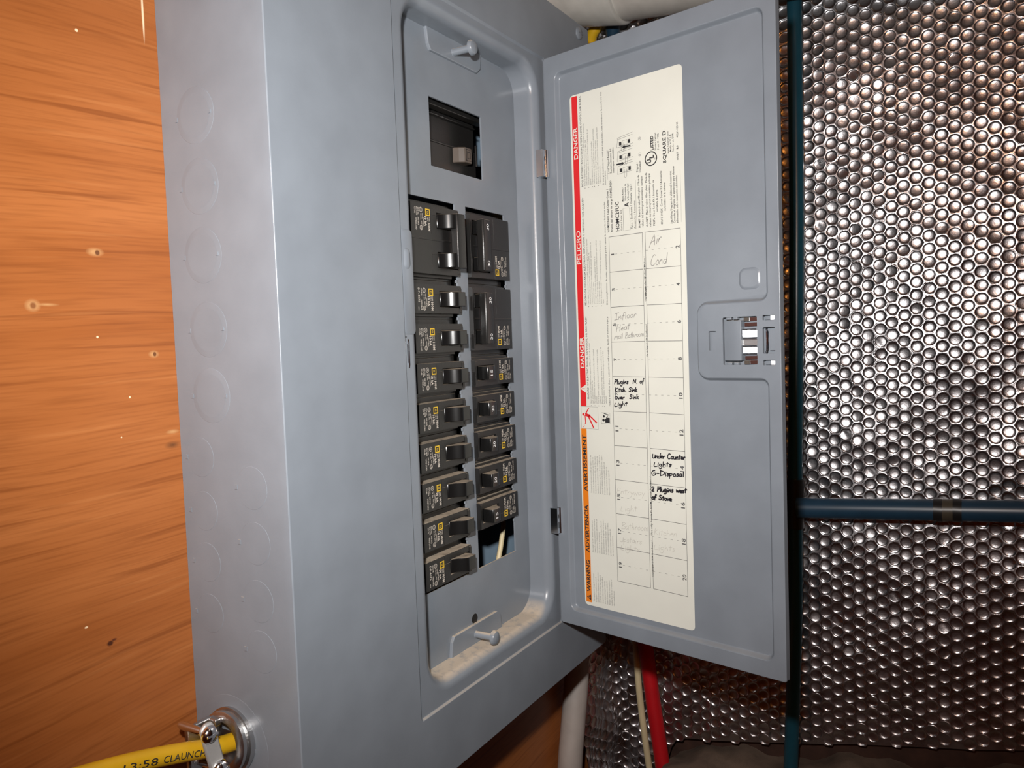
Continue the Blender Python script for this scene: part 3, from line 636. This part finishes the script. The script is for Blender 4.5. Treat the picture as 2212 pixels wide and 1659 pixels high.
def hand(s, u0_, v0, u1_, xh, wd, mi, rise=0.0, slant=0.12):
    tot = sum(G[c][0] for c in s); k = (u1_-u0_)/tot; x = 0
    for c in s:
        jz = hr.uniform(-0.06, 0.06)*xh
        for st in G[c][1]:
            pts = [(u0_ + (x + px)*k + py*xh*slant + hr.uniform(-.03, .03)*xh, v0 + rise*(x+px)/tot + py*xh + jz + hr.uniform(-.05, .05)*xh) for px, py in st]
            ribbon(m, smooth_poly(pts, 3), wd, lambda a, b: LP(a, b, 0.10), mi)
        x += G[c][0]
PC, FT, MK = 6, 7, 8
hand('Air', 90.6, 223.6, 99.8, 3.6, 0.38, PC, 2.0, 0.25); hand('Cond', 90.8, 209.8, 104.0, 3.6, 0.38, PC, 1.0, 0.2)
hand('Infloor', 59.4, 173.6, 78.2, 2.4, 0.32, PC, 1.8); hand('Heat', 60.4, 165.4, 72.6, 2.3, 0.32, PC, 1.6); hand('Mail Bathroom', 58.8, 160.0, 84.4, 1.9, 0.32, PC, 1.6)
hand('Plugins  N. of', 57.6, 127.4, 83.2, 1.75, 0.74, MK, 0.8); hand('Kitch. Sink', 57.8, 121.6, 77.4, 1.6, 0.78, MK, 0.6); hand('Over  Sink', 57.6, 116.4, 78.4, 1.5, 0.74, MK, 0.8); hand('Light', 57.2, 110.9, 68.6, 1.6, 0.74, MK, 1.2)
hand('Under Counter', 88.4, 75.4, 114.8, 1.8, 0.78, MK, 0.9); hand('Lights', 89.4, 69.4, 104.0, 1.7, 0.74, MK, 1.2); hand('G-Disposal', 87.2, 63.0, 113.6, 1.9, 0.78, MK, 1.2)
hand('2 Plugins west', 86.9, 51.6, 115.3, 1.8, 0.92, MK, 1.6); hand('of Stove', 86.9, 46.0, 103.4, 1.7, 0.92, MK, 0.4)
hand('Entryway', 56.8, 46.6, 81.4, 2.2, 0.22, FT, 1.2); hand('Light', 60.0, 34.0, 74.6, 2.2, 0.22, FT, 1.4)
hand('Bathroom', 60.0, 21.0, 83.8, 2.5, 0.24, FT, 1.4); hand('Upstairs', 58.4, 11.2, 77.8, 2.2, 0.24, FT, 1.0); hand('Lights', 59.0, 5.2, 75.8, 2.1, 0.22, FT, 0.8)
hand('Kitchen', 88.0, 20.6, 107.0, 2.2, 0.22, FT, 1.2); hand('Lights', 87.8, 9.8, 105.2, 2.2, 0.22, FT, 1.2)
label = m.build('circuit_label', ['paper', 'red_ink', 'orange_ink', 'black_ink', 'grey_ink', 'line_ink', 'pencil', 'faint', 'marker'], door, origin=doorO, smooth=0, weld=False)
tag(label, 'cream printed circuit directory with red danger and orange warning stripes and handwritten notes')


# ================================================================== breakers
# local frame of a breaker: x to the middle of the panel, -y to the front, z up; origin at the middle of its face
FY = 17.0; CXL, CXR = 154.75, 221.15
HW = 26.25
def breaker_meshes():
    out = {}
    def body(poles):
        m = MB(); zt = 9.35; zb_ = -9.35 - SL*(poles-1)
        hs = [(1.2, 24.6, -5.2 - SL*k, 5.2 - SL*k) for k in range(poles)]
        m.plate(-HW, HW, zb_, zt, hs, 0, 12.0, 0, False)
        m.box(-HW, HW, 8.0, 15.0, zb_-3.3, zt+3.3)
        m.box(-HW+0.3, HW-3, 5.0, 9.0, zb_-1.8, zb_+0.2)
        for k in range(poles):
            c = -SL*k
            m.box(-5.2, -4.9, -0.14, 0.2, c-9.0, c+9.0); m.box(-4.8, 1.4, -0.14, 0.2, c+3.2, c+3.45)   # moulded lines
            if k: m.box(-HW, HW, -0.3, 0.2, c+12.2, c+13.4)
        m.box(HW-2.4, HW, -0.35, 0.2, zb_+1.0, zt-1.0)
        return m
    def hnd():
        m = MB()
        prof = [(2.4, 1.5), (2.8, 0.4), (5.0, -0.5), (7.0, -2.0), (8.6, -4.2), (9.9, -6.4), (11.4, -7.4), (13.0, -7.7), (20.4, -7.7), (21.2, -7.0), (20.8, 1.5)]
        m.extrude_xy(prof[::-1], -4.8, 4.8); return m
    out['b1'] = body(1).build('body', 'black', smooth=0, bevel=0.35)
    out['b2'] = body(2).build('body', 'black', smooth=0, bevel=0.35)
    out['h'] = hnd().build('handle', 'handle', smooth=30, bevel=0.5)
    m = MB(); m.extrude_xy([(12.4, -3.0), (12.4, -8.4), (13.2, -8.8), (21.2, -8.8), (22.2, -8.0), (22.2, -3.0)][::-1], -SL-5.3, 5.3); out['tie'] = m.build('handle_tie', 'black', smooth=30, bevel=0.8)
    def prints(var):
        m = MB(); y = -0.09; XDn = Vector((0, 0, -1)); YUp = Vector((1, 0, 0))
        def t(s, x, z, cap, ln=None, mi=0, bold=0.018): put_text(m, s, (x, y, z), XDn, YUp, cap, ln, mi, bold, res=1)
        def q(x0, x1, z0, z1, mi, yy=y): m.add([(x0, yy, z0), (x1, yy, z0), (x1, yy, z1), (x0, yy, z1)], [(0, 1, 2, 3)], mi)
        def fr(x0, x1, z0, z1, wd, mi): q(x0, x1, z0, z0+wd, mi); q(x0, x1, z1-wd, z1, mi); q(x0, x0+wd, z0+wd, z1-wd, mi); q(x1-wd, x1, z0+wd, z1-wd, mi)
        fr(-10.9, -6.0, 1.9, 6.5, 0.8, 1)
        fr(-9.15, -7.75, 3.5, 4.9, 0.32, 1)
        t('TYPE', -7.6, 1.5, 1.1, 3.0); t('TIPO', -9.2, 1.5, 1.1, 3.0); t('HOM', -8.4, -2.4, 2.2, 5.2, 0, 0.035)
        t('10 kA', -11.9, 1.4, 2.1, 6.2, 0, 0.035); t('120/240V~', -13.6, 0.4, 1.0, 6.0)
        def rg(x, z, r):
            n = 18
            for a, b in ((r, r-0.34),):
                v = [(x+a*math.cos(2*math.pi*k/n), y, z+a*math.sin(2*math.pi*k/n)) for k in range(n)] + [(x+b*math.cos(2*math.pi*k/n), y, z+b*math.sin(2*math.pi*k/n)) for k in range(n)]
                m.add(v, [(k, (k+1) % n, n+(k+1) % n, n+k) for k in range(n)], 0)
        rg(-15.6, 5.2, 1.6); t('UL', -16.1, 6.0, 1.1, 1.7); t('LISTED', -14.6, 3.0, 0.9, 3.6); t('CIR. BKR.', -16.2, 3.0, 0.9, 4.4); t('40/75\u00b0C', -15.6, -1.8, 0.9, 3.2)
        rg(-15.8, -6.2, 1.5); t('CE', -16.3, -5.3, 1.1, 1.8)
        if var: t('ISSUE FB', -19.0, 6.4, 1.1, 4.6); t('DP-4075', -22.0, 6.6, 1.7, 9.2, 0, 0.01); t('SWD HACR', -19.4, -0.8, 1.3, 6.6); t('40000', -22.2, -5.2, 0.9, 2.4)
        else: t('ISSUE NO.', -19.0, 6.4, 1.1, 4.8); t('EC-1475', -20.6, 6.4, 1.2, 5.2); t('CU-AL', -22.4, 6.4, 1.2, 4.2); t('SWD HACR', -19.2, 0.2, 1.2, 5.0); t('WIRE LOAD', -21.6, -0.4, 1.4, 7.6, 0, 0.01)
        return m.build('face_print', ['white_ink', 'yellow_ink'], smooth=0, weld=False)
    out['pA'] = prints(False); out['pB'] = prints(True)
    def num(s):
        m = MB()
        st = Vector((15.3, -7.8, 2.15)); Y = Vector((1, 0, 0))
        put_text(m, s, st, Vector((0, 0, -1)), Y, 2.9, 4.3, 0, 0.012, res=3)
        return m.build('rating_number', 'bright_ink', smooth=0, weld=False)
    for s in ('15', '20', '30'): out['n'+s] = num(s)
    return out
BM_ = breaker_meshes()
used_first = set()
def inst(key, parent, loc):
    src = BM_[key]; o = src.copy(); COL.objects.link(o); o.parent = parent; o.location = Vector(loc)*S; return o
def breaker(side, slot, poles, label, number=None, var=False, group=None):
    zc = 251.0 - SL*slot - 9.35
    flip = side == 'R'
    if flip and poles == 2: zc -= SL            # the rotated breaker grows upward from its origin
    org = (CXR if flip else CXL, FY, zc)
    t_ = thing('circuit_breaker', label, 'circuit breaker', org, group)
    if flip: t_.rotation_euler = (0, math.pi, 0)
    inst('b%d' % poles, t_, (0, 0, 0))
    for k in range(poles):
        h_ = inst('h', t_, (0, 0, -SL*k))
        if number: nn = inst('n'+number, h_, (0, -1.12 if poles == 2 else 0, 0))
    if poles == 2: inst('tie', t_, (0, 0, 0))
    p = inst('pB' if var else 'pA', t_, (0, 0, 0))
    return t_
GL, GR = 'breakers in the left column', 'breakers in the right column'
breaker('L', 0, 2, 'wide black two-pole breaker at the top of the left column', group=GL)
names = ['topmost single-pole black breaker in the left column, below the wide one', 'second single-pole black breaker down the left column with a shiny handle', 'third single-pole black breaker down the left column', 'fourth single-pole black breaker down the left column',
         'fifth single-pole black breaker down the left column', 'sixth single-pole black breaker down the left column', 'seventh single-pole black breaker down the left column, second from the bottom', 'lowest single-pole black breaker in the left column']
for k, nm in enumerate(names): breaker('L', 2+k, 1, nm, var=(k in (0, 7)), group=GL)
breaker('R', 0, 2, 'wide black two-pole breaker marked 30 at the top of the right column', '30', group=GR)
breaker('R', 2, 2, 'second wide two-pole breaker marked 30 in the right column', '30', group=GR)
for k, (nm, s) in enumerate((('black breaker marked 15 just below the two-pole breakers', '15'), ('highest of the three black breakers marked 20', '20'), ('middle one of the three black breakers marked 20', '20'), ('lowest of the three black breakers marked 20', '20'), ('lowest breaker marked 15, above the empty slot of the right column', '15'))):
    breaker('R', 4+k, 1, nm, s, group=GR)
for o in BM_.values(): bpy.data.objects.remove(o)

# main breaker behind its window
mo = (188.5, 24, 300)
mainb = thing('main_breaker', 'large black main breaker behind the square window above the columns', 'circuit breaker', mo)
m = MB(); m.box(158, 228, 31.0, 60, 270, 299.6); m.box(158, 234, 36, 60, 299.6, 330); m.box(158, 236, 27.0, 34, 321.2, 330); m.box(158, 232, 33, 37, 318.0, 319.2); m.box(158, 228, 30.2, 32, 298.2, 299.8)
m.box(158, 228, 27.5, 33, 270, 280.5)
m.build('body', 'black', mainb, origin=mo, smooth=0, bevel=0.6)
m = MB(); m.extrude_xy([(198, 32), (200, 27.0), (203.0, 23.2), (211.0, 23.2), (213.0, 27), (213.0, 32)], 288.2, 299.0); hd = m.build('handle', 'brown', mainb, origin=mo, smooth=0, bevel=0.8)
m = MB()
for e, mi in ((0, 0), (1.6, 0)):
    a, b, c, d = 203.6+e, 210.6-e, 289.6+e, 297.6-e
    for (x0, x1, z0, z1) in ((a, b, c, c+0.4), (a, b, d-0.4, d), (a, a+0.4, c, d), (b-0.4, b, c, d)): m.box(x0, x1, 23.0, 23.25, z0, z1)
m.build('square_emblem', 'black', hd, origin=mo, smooth=0)
m = MB(); m.tube([(219.6, 25.4, 288), (219.6, 25.4, 303)], 0.9, 10); m.build('side_rib', 'handle', mainb, origin=mo)

# loose conductor seen through the empty slot
m = MB(); m.tube([(284, 52, 60), (277, 50, 34), (271.5, 45.5, 12), (266, 45, -2), (261.5, 45, -12), (254, 46, -40), (246, 50, -95)], 2.1, 12)
tag(m.build('conductor', 'cream', origin=(261, 45, -95)), 'thin cream wire seen through the empty breaker slot', 'wire')
m = MB(); m.box(206, 232, 58, 62, -30, 250, 0); m.box(214, 224, 40, 58, 12, 21, 0)
tag(m.build('bus_bar', 'dark', panel, smooth=0), 'dark bus support inside the empty slot')

# ================================================================== cable and clamp at the lower left
cpath = [(14, 49.5, -45), (-6, 49.5, -41.5), (-17, 49.5, -38.4), (-34, 49.8, -33.0), (-53, 50.2, -27.6), (-72, 51.5, -23.6), (-95, 54, -20), (-130, 60, -16), (-175, 66, -12), (-240, 70.5, -7), (-330, 72.5, -2)]
def dense(path, k=6):
    out = []
    P = [Vector(p) for p in path]
    for i in range(len(P)-1):
        p0, p1, p2, p3 = P[max(i-1, 0)], P[i], P[i+1], P[min(i+2, len(P)-1)]
        for j in range(k):
            t_ = j/k; out.append(0.5*((2*p1) + (p2-p0)*t_ + (2*p0-5*p1+4*p2-p3)*t_*t_ + (3*p1-p0-3*p2+p3)*t_**3))
    out.append(P[-1]); return out
cp = dense(cpath)
RC = 4.7
co = (-17, 49.5, -38.4)
cable = thing('cable', 'yellow sheathed cable running from the clamp to the left', 'cable', co)
m = MB(); m.tube([tuple(p) for p in cp], RC, 20); m.build('jacket', 'yellow_jacket', cable, origin=co, smooth=60)
# printing wrapped on the jacket
m = MB()
arc = [0.0]
for i in range(1, len(cp)): arc.append(arc[-1] + (cp[i]-cp[i-1]).length)
def at_arc(s_):
    for i in range(1, len(cp)):
        if arc[i] >= s_:
            f = (s_-arc[i-1])/(arc[i]-arc[i-1]); return cp[i-1].lerp(cp[i], f), (cp[i]-cp[i-1]).normalized()
    return cp[-1], (cp[-1]-cp[-2]).normalized()
def wrap_text(s, s_start, cap, ln):
    v, f, wd = text2d(s, 0.0, 2); pts = []
    for px, py in v:
        ss = s_start - px*ln/wd; h = py*cap/CAP - cap*0.5
        p, t_ = at_arc(ss); t_ = -t_            # reads towards the box
        front = Vector((-0.45, -0.89, 0)); a = (front - t_*front.dot(t_)).normalized(); b = t_.cross(a)
        if b.z < 0: b = -b
        ang = h/RC + 0.12
        pts.append(tuple(p + (a*math.cos(ang) + b*math.sin(ang))*(RC+0.32)))
    m.add(pts, f, 0)
wrap_text('CLAUNCH', 59.5, 3.1, 24.0); wrap_text('13:58', 79.5, 3.1, 17.0)
m.build('jacket_print', 'black_ink', cable, origin=co, smooth=0, weld=False)
ko = (0, 49.5, -40)
clamp = thing('cable_clamp', 'shiny zinc cable clamp with two screws on the box side', 'cable clamp', ko)
m = MB(); ax = (-1, 0, 0.08)
m.lathe((1.5, 49.5, -41), ax, [(0, 11), (1.8, 17), (4.6, 17), (4.8, 15.2), (6.0, 15.2), (6.2, 16), (8.2, 16), (9.0, 14.4), (9.0, 11.0), (2.0, 10.5)], 36)
m.build('collar', 'cast', clamp, origin=ko, smooth=40)
m = MB(); m.box(-23, -8, 54.6, 57.6, -50.5, -26.5); m.box(-10, -6, 50, 57, -51, -46); m.box(-10, -6, 50, 57, -31, -27)
m.build('saddle_body', 'cast', clamp, origin=ko, smooth=30, bevel=0.8)
m = MB()
prof = [(-25.5, -24.5), (-22.5, -21.6), (-18.5, -21.8), (-16.6, -25.0), (-11.2, -49.0), (-12.6, -52.0), (-17.4, -53.0), (-20.0, -50.0)]
m.loft([[(x, 43.6, z) for x, z in prof], [(x, 41.2, z) for x, z in prof]], 0, True, True)
m.build('strap', 'strap', clamp, origin=ko, smooth=30, bevel=1.0)
for x, z in ((-21.0, -27.2), (-15.6, -47.2)):
    m = MB(); m.lathe((x, 41.4, z), (0, -1, 0), [(-22, 1.5), (-20, 2.1), (0, 2.1), (0, 4.4), (1.2, 4.4), (2.6, 3.4), (3.4, 1.6)], 20); m.box(x-3.2, x+3.2, 37.9, 38.6, z-0.5, z+0.5)
    m.build('clamp_screw', 'chrome', clamp, origin=ko, smooth=40)

# ================================================================== pipes
def pipe(name, path, r, mat, label, cat='pipe', n=20, smooth_path=True):
    p = [tuple(q) for q in dense(path)] if smooth_path else path
    o = path[-1] if path[-1][2] < path[0][2] else path[0]
    m = MB(); m.tube(p, r, n); return tag(m.build(name, mat, origin=o, smooth=60), label, cat)
pipe('conduit', [(366, 54, -22), (396, 58, -23), (420, 61.5, -34), (430, 62, -62), (431, 62, -110), (428.6, 62, -171), (417, 62, -219.6), (406.4, 62, -261.5), (392, 62, -350), (380, 62, -600), (380, 62, -1149)], 12.2, 'pvc_shaded', 'white pipe rising to the lower right corner of the panel', 'pipe')
pipe('red_pipe', [(519, 77, 120), (519, 60, 112), (519, 48, 96), (519, 45, 70), (519, 40, 0), (519, 32, -110), (519, 23.6, -174), (519, 16, -238), (519, 7.6, -304), (519, -4, -400), (519, -10, -700), (519, -10, -1149)], 8.0, 'red_pex', 'red plastic pipe below the open door')
pipe('cream_cable', [(526, 77, 30), (526, 60, 28), (525, 50, 10), (525, 46, -40), (525, 42, -100), (526, 37.5, -180), (525, 34.4, -232), (525, 25.6, -311), (525, 10, -420), (525, 4, -1149)], 3.6, 'cream', 'thin cream cable beside the red pipe', 'cable', 12)
# dark blue upright with its tee, and the branch
uo = (525, -136, -1149)
up_ = thing('blue_upright_pipe', 'dark blue upright pipe right of the open door', 'pipe', uo)
m = MB(); m.tube([tuple(q) for q in dense([(525, -140, 1249), (525, -139, 430), (525, -137.2, 212), (525, -133, 20), (525, -131.4, -104), (525, -124.2, -273), (525, -118, -420), (525, -116, -1149)])], 6.9, 20); m.build('tube', 'blue_pex', up_, origin=uo, smooth=60)
m = MB(); m.tube([(524, -133.2, 18), (524, -132.0, -30)], 8.6, 20); m.build('tee_fitting', 'crimp', up_, origin=uo)
bo = (512, -230, -4)
br = thing('blue_branch_pipe', 'dark blue horizontal pipe in front of the foil', 'pipe', bo)
def bz(y): return -7.4 + (y+142)*(-0.0605)
m = MB(); m.tube([(512, -137, bz(-137)), (512, -262, bz(-262))], 9.6, 24); m.tube([(512, -262, bz(-262)), (512, -600, bz(-600))], 9.6, 24); m.build('tube', 'blue_dull', br, origin=bo, smooth=60)
for y in (-255.6, -270.5):
    m = MB(); m.tube([(512, y+3.4, bz(y)), (512, y-3.4, bz(y))], 10.3, 24); m.build('crimp_ring', 'crimp', br, origin=bo)
m = MB(); m.tube([(512, -258, bz(-258)), (512, -268, bz(-268))], 9.9, 24); m.build('coupling', 'fitting', br, origin=bo)
# big white pipe over the door
wo = (470, -200, 460)
wp = thing('drain_pipe', 'fat pale pipe running above the open door', 'pipe', wo)
def wz(y): return 511.0 + (y-0)*0.155
m = MB(); m.tube([(466, 20, wz(20)), (466, -700, wz(-700)+44)], 45, 40); m.build('tube', 'pvc', wp, origin=wo, smooth=60)
m = MB(); m.tube([(464, 72, wz(72)+4), (464, 4, wz(4)+2), (464, 3.4, wz(3.4)+2)], [50, 50, 48], 40); m.build('coupling', 'pvc_grey', wp, origin=wo, smooth=60)
pipe('yellow_cable', [(522, 60, 1249), (522, 58, 620), (521, 58, 505), (518, 66, 478), (510, 68, 440), (480, 60, 380), (420, 48, 330), (385, 44, 318), (364, 44, 316)], 6.0, 'yellow_jacket', 'yellow cable behind the fat pale pipe at the top', 'cable', 12)
pipe('blue_pipe', [(520, 42, 1249), (520, 42, 480), (520, 43, 320), (520, 48, 285), (520, 62, 274), (520, 77, 272)], 7.5, 'blue_dull', 'short length of blue pipe under the fat pale pipe', 'pipe', 16)

# ledge below the foil
m = MB(); ys = np.linspace(4, -700, 60); xs = np.linspace(470, FX-0.5, 14)
def lz(x, y): return -299 + (5-y)*0.155 + 5*math.sin(y*0.05+x*0.03) + 3*math.sin(y*0.13-x*0.07) - max(0, (500-x))*0.6
top = [[(x, y, lz(x, y)) for y in ys] for x in xs]
m.loft([[(470, y, -420) for y in ys]] + top + [[(FX-0.5, y, -420) for y in ys]], wrap=False)
struct(m.build('trim_1', 'concrete', smooth=70), 'rough brown ledge along the foot of the foil', 'ledge')

# ================================================================== foil insulation
FO = (540, -120, -260)
foil = thing('foil_insulation', 'silver bubble foil insulation covering the wall on the right', 'insulation', FO)
PV = 11.8; PH = PV*math.sqrt(3)/2
def zbot(y): return -284 + (5-y)*0.185 if y < 6 else -284 - min((y-6)*6, 150)
def disp(y, z):
    """slow waviness of the hanging sheet, more crumpled towards the corner"""
    y = np.asarray(y, float); z = np.asarray(z, float)
    d = 1.1*np.sin(z*0.021+y*0.012+0.6) + 0.9*np.sin(y*0.034-z*0.017+1.2) + 0.6*np.sin(z*0.055+y*0.041) + 0.3*np.sin(z*0.11-y*0.07+0.5) + 0.022*y
    near = np.clip((y+75)/110, 0, 1)
    d = d + near*(2.4*np.sin(y*0.10+z*0.045) + 2.0*np.sin(z*0.08-y*0.05+2))
    return d - 1.0
YC, RA = 58.0, 14.0                            # the sheet turns the corner of the room and runs on behind the panel
def sheet(y, z, dep):
    """point of the sheet: y is the length along it, dep the distance behind its face"""
    y = np.asarray(y, float); z = np.asarray(z, float)
    ph = np.clip((y-YC)/RA, 0, math.pi/2); over = np.clip(y-YC-RA*math.pi/2, 0, None)
    cx = np.where(y > YC, 526.0+RA*np.cos(ph)-over, 540.0); cy = np.where(y > YC, YC+RA*np.sin(ph), y)
    q = dep - disp(y, z)
    return np.stack([cx + q*np.cos(ph), cy + np.clip(q*np.sin(ph), -30, 5.8), z], -1)
# one bubble cell: hexagonal web, rolled rim, shallow dished bubble
nseg = 12
def cell():
    v = []; f = []
    R_ = PV/math.sqrt(3)*1.004
    hexp = []
    for k in range(nseg):
        a = 2*math.pi*k/nseg
        rr = R_ if k % 2 == 0 else R_*math.cos(math.pi/6)
        hexp.append((rr*math.cos(a), rr*math.sin(a)))
    rings = [[(p[0], p[1], 0.0) for p in hexp]]
    for r, d in ((5.6, 0.0), (5.35, 0.10), (5.0, 0.36), (4.5, 0.62), (3.6, 0.82), (2.0, 0.98)):
        rings.append([(r*math.cos(2*math.pi*k/nseg), r*math.sin(2*math.pi*k/nseg), d) for k in range(nseg)])
    for r in rings: v += r
    v.append((0, 0, 1.04))
    for k in range(len(rings)-1):
        for i in range(nseg):
            j = (i+1) % nseg; f.append((k*nseg+i, k*nseg+j, (k+1)*nseg+j, (k+1)*nseg+i))
    for i in range(nseg): f.append(((len(rings)-1)*nseg+i, (len(rings)-1)*nseg+(i+1) % nseg, len(v)-1))
    return np.array(v), f
CV, CF = cell()                                # (along -y, along z, depth into the sheet)
centres = []
ncol = int((140+620)/PH)
for c in range(ncol):
    y = 140 - c*PH
    off = 0.5*PV if c % 2 else 0.0
    z0 = zbot(y); k0 = math.ceil((z0-off+300)/PV + 0.4)
    z = -300 + off + k0*PV
    while z < 700: centres.append((y, z)); z += PV
centres = np.array(centres)
# which bubbles show, and how large
rel = np.stack([np.full(len(centres), 540.0)-CAMP.x, centres[:, 0]-CAMP.y, centres[:, 1]-CAMP.z], 1)
zc_ = rel@np.array(fwd); px = 1106+1717*(rel@np.array(RIGHT))/zc_; py = 829.5-1717*(rel@np.array(UP))/zc_
inview = (px > 1745) & (px < 2205) & (py > 8) & (py < 1640) & ~((py > 1068) & (py < 1142))
order = np.argsort(np.where(inview, zc_, 1e9))
single = set(order[:300].tolist())
depth_s = rng.normal(1.0, 0.10, len(centres)).clip(0.6, 1.3)
crush = rng.random(len(centres)) < 0.03
tilt = rng.normal(0, 0.06, (len(centres), 2))
# joined field
allv = []; allf = []; off = 0
CFa = CF
for i, (y, z) in enumerate(centres):
    if i in single: continue
    yy = y - CV[:, 0]; zz = z + CV[:, 1]
    dep = CV[:, 2]*depth_s[i]
    if crush[i]: dep = dep*0.5 + 0.18*np.sin(CV[:, 0]*0.7+CV[:, 1]*0.5+i)*(CV[:, 2] > 0.2)
    dep = dep + (CV[:, 2] > 0)*(CV[:, 0]*tilt[i, 0] + CV[:, 1]*tilt[i, 1])
    allv.append(sheet(yy, zz, dep)); allf += [tuple(q+off for q in fc) for fc in CFa]; off += len(CV)
AV = (np.concatenate(allv) - np.array(FO))*S
me = bpy.data.meshes.new('bubble_field'); me.from_pydata(AV.tolist(), [], allf); me.materials.append(MAT['foil'])
me.polygons.foreach_set('use_smooth', [True]*len(me.polygons)); me.update()
bf = bpy.data.objects.new('bubble_field', me); COL.objects.link(bf); bf.parent = foil; bf['kind'] = 'stuff'
# the nearest ones in view, each its own
me = bpy.data.meshes.new('bubble'); me.from_pydata([(p[2]*S, -p[0]*S, p[1]*S) for p in CV.tolist()], [], CF); me.materials.append(MAT['foil'])
me.polygons.foreach_set('use_smooth', [True]*len(me.polygons)); me.update()
for i in sorted(single):
    y, z = centres[i]; e = 2.0
    gy = -float(disp(y+e, z)-disp(y-e, z))/(2*e); gz = -float(disp(y, z+e)-disp(y, z-e))/(2*e)
    o = bpy.data.objects.new('bubble', me); COL.objects.link(o); o.parent = foil
    o.location = (Vector((540.0-float(disp(y, z)), y, z)) - Vector(FO))*S
    o.rotation_euler = (0, math.atan(gz)+float(tilt[i, 1])*0.7, -math.atan(gy)+float(tilt[i, 0])*0.7); o.scale = (float(depth_s[i]), 1, 1)
# backing film behind the cells
m = MB(); ys = np.concatenate([np.linspace(142, 20, 50), np.linspace(17, -620, 90)]); rows = []
for t_ in np.linspace(0, 1, 100):
    zz = np.array([zbot(y)+2+(700-zbot(y)-2)*t_ for y in ys]); rows.append([tuple(q) for q in sheet(ys, zz, 2.4).tolist()])
m.loft(rows, wrap=False)
m.build('backing_film', 'foil', foil, origin=FO, smooth=80)

for o in bpy.data.objects:
    if '_o' in o: del o['_o']
